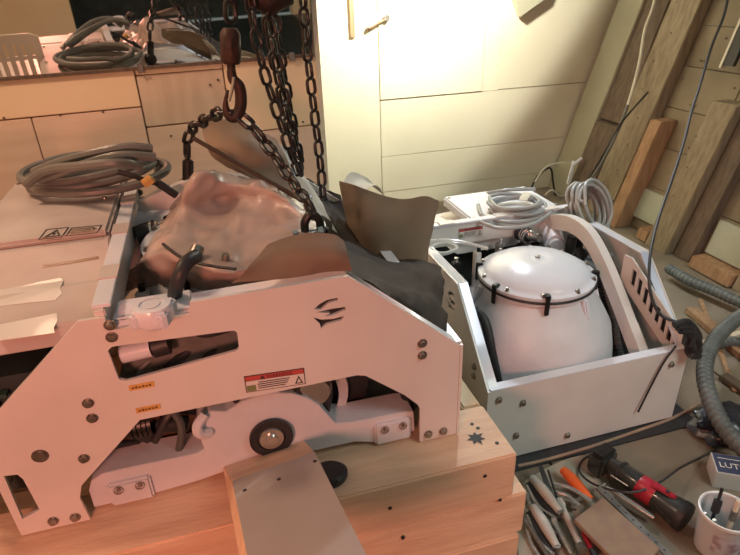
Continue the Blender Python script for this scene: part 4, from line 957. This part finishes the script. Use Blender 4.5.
m = new(); sweep(m, [along(.16), along(.20)], .0285, 20); s('grip_ring', m, 'rubber')
m = new(); sweep(m, [along(.46), along(.49), along(.66), along(.70)], lambda i: (.0285, .030, .030, .028)[i], 20); s('red_collar', m, 'red', ang=60)
m = new(); q = along(.62)+Vector((0, 0, .029)); q2 = along(.98)+Vector((0, .008, .031)); dd = (q2-q).normalized(); sd = dd.cross(Vector((0, 0, 1))).normalized()*.011
hexa(m, [q-sd, q+sd, q2+sd*.8, q2-sd*.8], [v+Vector((0, 0, .006)) for v in (q-sd, q+sd, q2+sd*.8, q2-sd*.8)]); s('red_lever', m, 'red', bevel=.003)
m = new(); cyl(m, along(.85)+Vector((0, .005, .036)), along(.85)+Vector((0, .005, .039)), .0045, 10); s('lever_hole', m, 'blk')
m = new(); sweep(m, [along(.70), along(.80), along(.92), along(1.05)], lambda i: (.027, .028, .033, .036)[i], 24); s('head', m, 'blkg', ang=60)
m = new(); sweep(m, [along(1.03), along(1.10), along(1.13)], lambda i: (.037, .0375, .035)[i], 24); s('bezel', m, 'rubber', ang=60)
m = new(); sweep(m, [along(1.128), along(1.134)], .028, 24); s('lens', m, 'blk')
# thin black wire across
m = new(); sweep(m, smooth_path([atZ(x, y, z) for x, y, z in ((600, 452, .03), (584, 459, .012), (579, 470, .012), (590, 482, .03), (612, 490, .045), (636, 492, .06), (660, 482, .06), (680, 468, .04), (700, 458, .01), (716, 450, .01))], 8), .0028, 8)
obj('thin_wire', m, 'rubber', loc=atZ(716, 450, 0), label='thin black wire curving over the flashlight towards the carton', cat='wire')
# cup
cc = atZ(727, 511, .115); cb = Vector((cc.x-.0, cc.y-.0, .0)); cc.z = 0
t, s = tool('plastic_tub', cc, 'milky plastic tub holding small tools, bottom right', 'tub')
m = new(); lathe(m, [(0, .002), (.043, .002), (.053, .112), (.0515, .112), (.0415, .005), (0, .005)], cc, 'Z', 40); s('tub_body', m, 'cup')
m = new(); lathe(m, [(.052, .108), (.056, .109), (.056, .116), (.0535, .117), (.051, .115), (.051, .109)], cc, 'Z', 40); s('tub_rim', m, 'cuprim')
m = new(); lathe(m, [(.0458, .03), (.0512, .082)], cc, 'Z', 20, a0=math.radians(205), a1=math.radians(290)); s('printed_band', m, 'skyblue')
for k, (a, b, r, mt, lab) in enumerate((((-.02, .01, .01), (.006, .03, .15), .0035, 'rubber', 'black handled brush standing in the milky tub'), ((.0, -.02, .01), (-.022, .005, .09), .004, 'steel', 'short steel bit leaning left inside the tub'),
        ((.0, .0, .01), (-.035, .02, .10), .003, 'bolt', 'dark drill bit leaning on the tub wall'), ((.01, -.01, .01), (.036, .008, .125), .0055, 'plyl', 'wooden stick at right inside the tub'))):
    A = cc+Vector(a); B = cc+Vector(b); t, s = tool('tub_tool', A, lab, 'tool')
    m = new(); sweep(m, [A, A+(B-A)*.5, B], r, 8); s('shaft', m, mt)
    m = new(); sweep(m, [A+(B-A)*.58, A+(B-A)*.78], r*(2.6 if k == 0 else 1.25), 8); s('collar', m, 'rubber' if k == 0 else 'bolt')
# carton with lettering
ca_ = atZ(712, 487, .0); t, s = tool('small_carton', ca_, 'small navy and white carton with printed letters at the right edge', 'carton')
ang = math.atan2((atZ(770, 497, 0)-ca_).y, (atZ(770, 497, 0)-ca_).x); Rr = Matrix.Rotation(ang, 3, 'Z')
def cm(v): return Rr@Vector(v)+ca_
m = new(); box(m, (0, 0, 0), (.13, .07, .052)); m = ([cm(v) for v in m[0]], m[1]); s('carton_body', m, 'card', bevel=.001)
m = new(); box(m, (.003, .002, .052), (.129, .068, .0526)); m = ([cm(v) for v in m[0]], m[1]); s('navy_top', m, 'navy')
s('lettering', text('LUTS', .026, lambda a, b, c: cm((.010+a, .020+b, .0532+c))), 'wht', smooth=False)
m = new(); box(m, (.012, .052, .0526), (.10, .054, .0530)); m = ([cm(v) for v in m[0]], m[1]); s('printed_rule', m, 'wht')
# black bag
m = new(); bm_c = atZ(722, 425, .03)
vs = []; NA, NB = 30, 18
for i in range(NB):
    th_ = PI*i/(NB-1)
    for j in range(NA):
        a = 2*PI*j/NA; p = Vector((math.sin(th_)*math.cos(a), math.sin(th_)*math.sin(a), math.cos(th_)))
        d_ = 1+.35*NZ.noise(p*2.3)+.25*abs(NZ.noise(p*5))
        vs.append(Vector((bm_c.x+.02+p.x*.085*d_, bm_c.y+p.y*.075*d_, max(.001, .025+p.z*.035*d_))))
add(m, vs, [(i*NA+j, i*NA+(j+1) % NA, (i+1)*NA+(j+1) % NA, (i+1)*NA+j) for i in range(NB-1) for j in range(NA)])
obj('plastic_bag', m, 'bag', loc=(bm_c.x, bm_c.y, .001), label='crumpled shiny black plastic bag behind the carton', cat='bag')
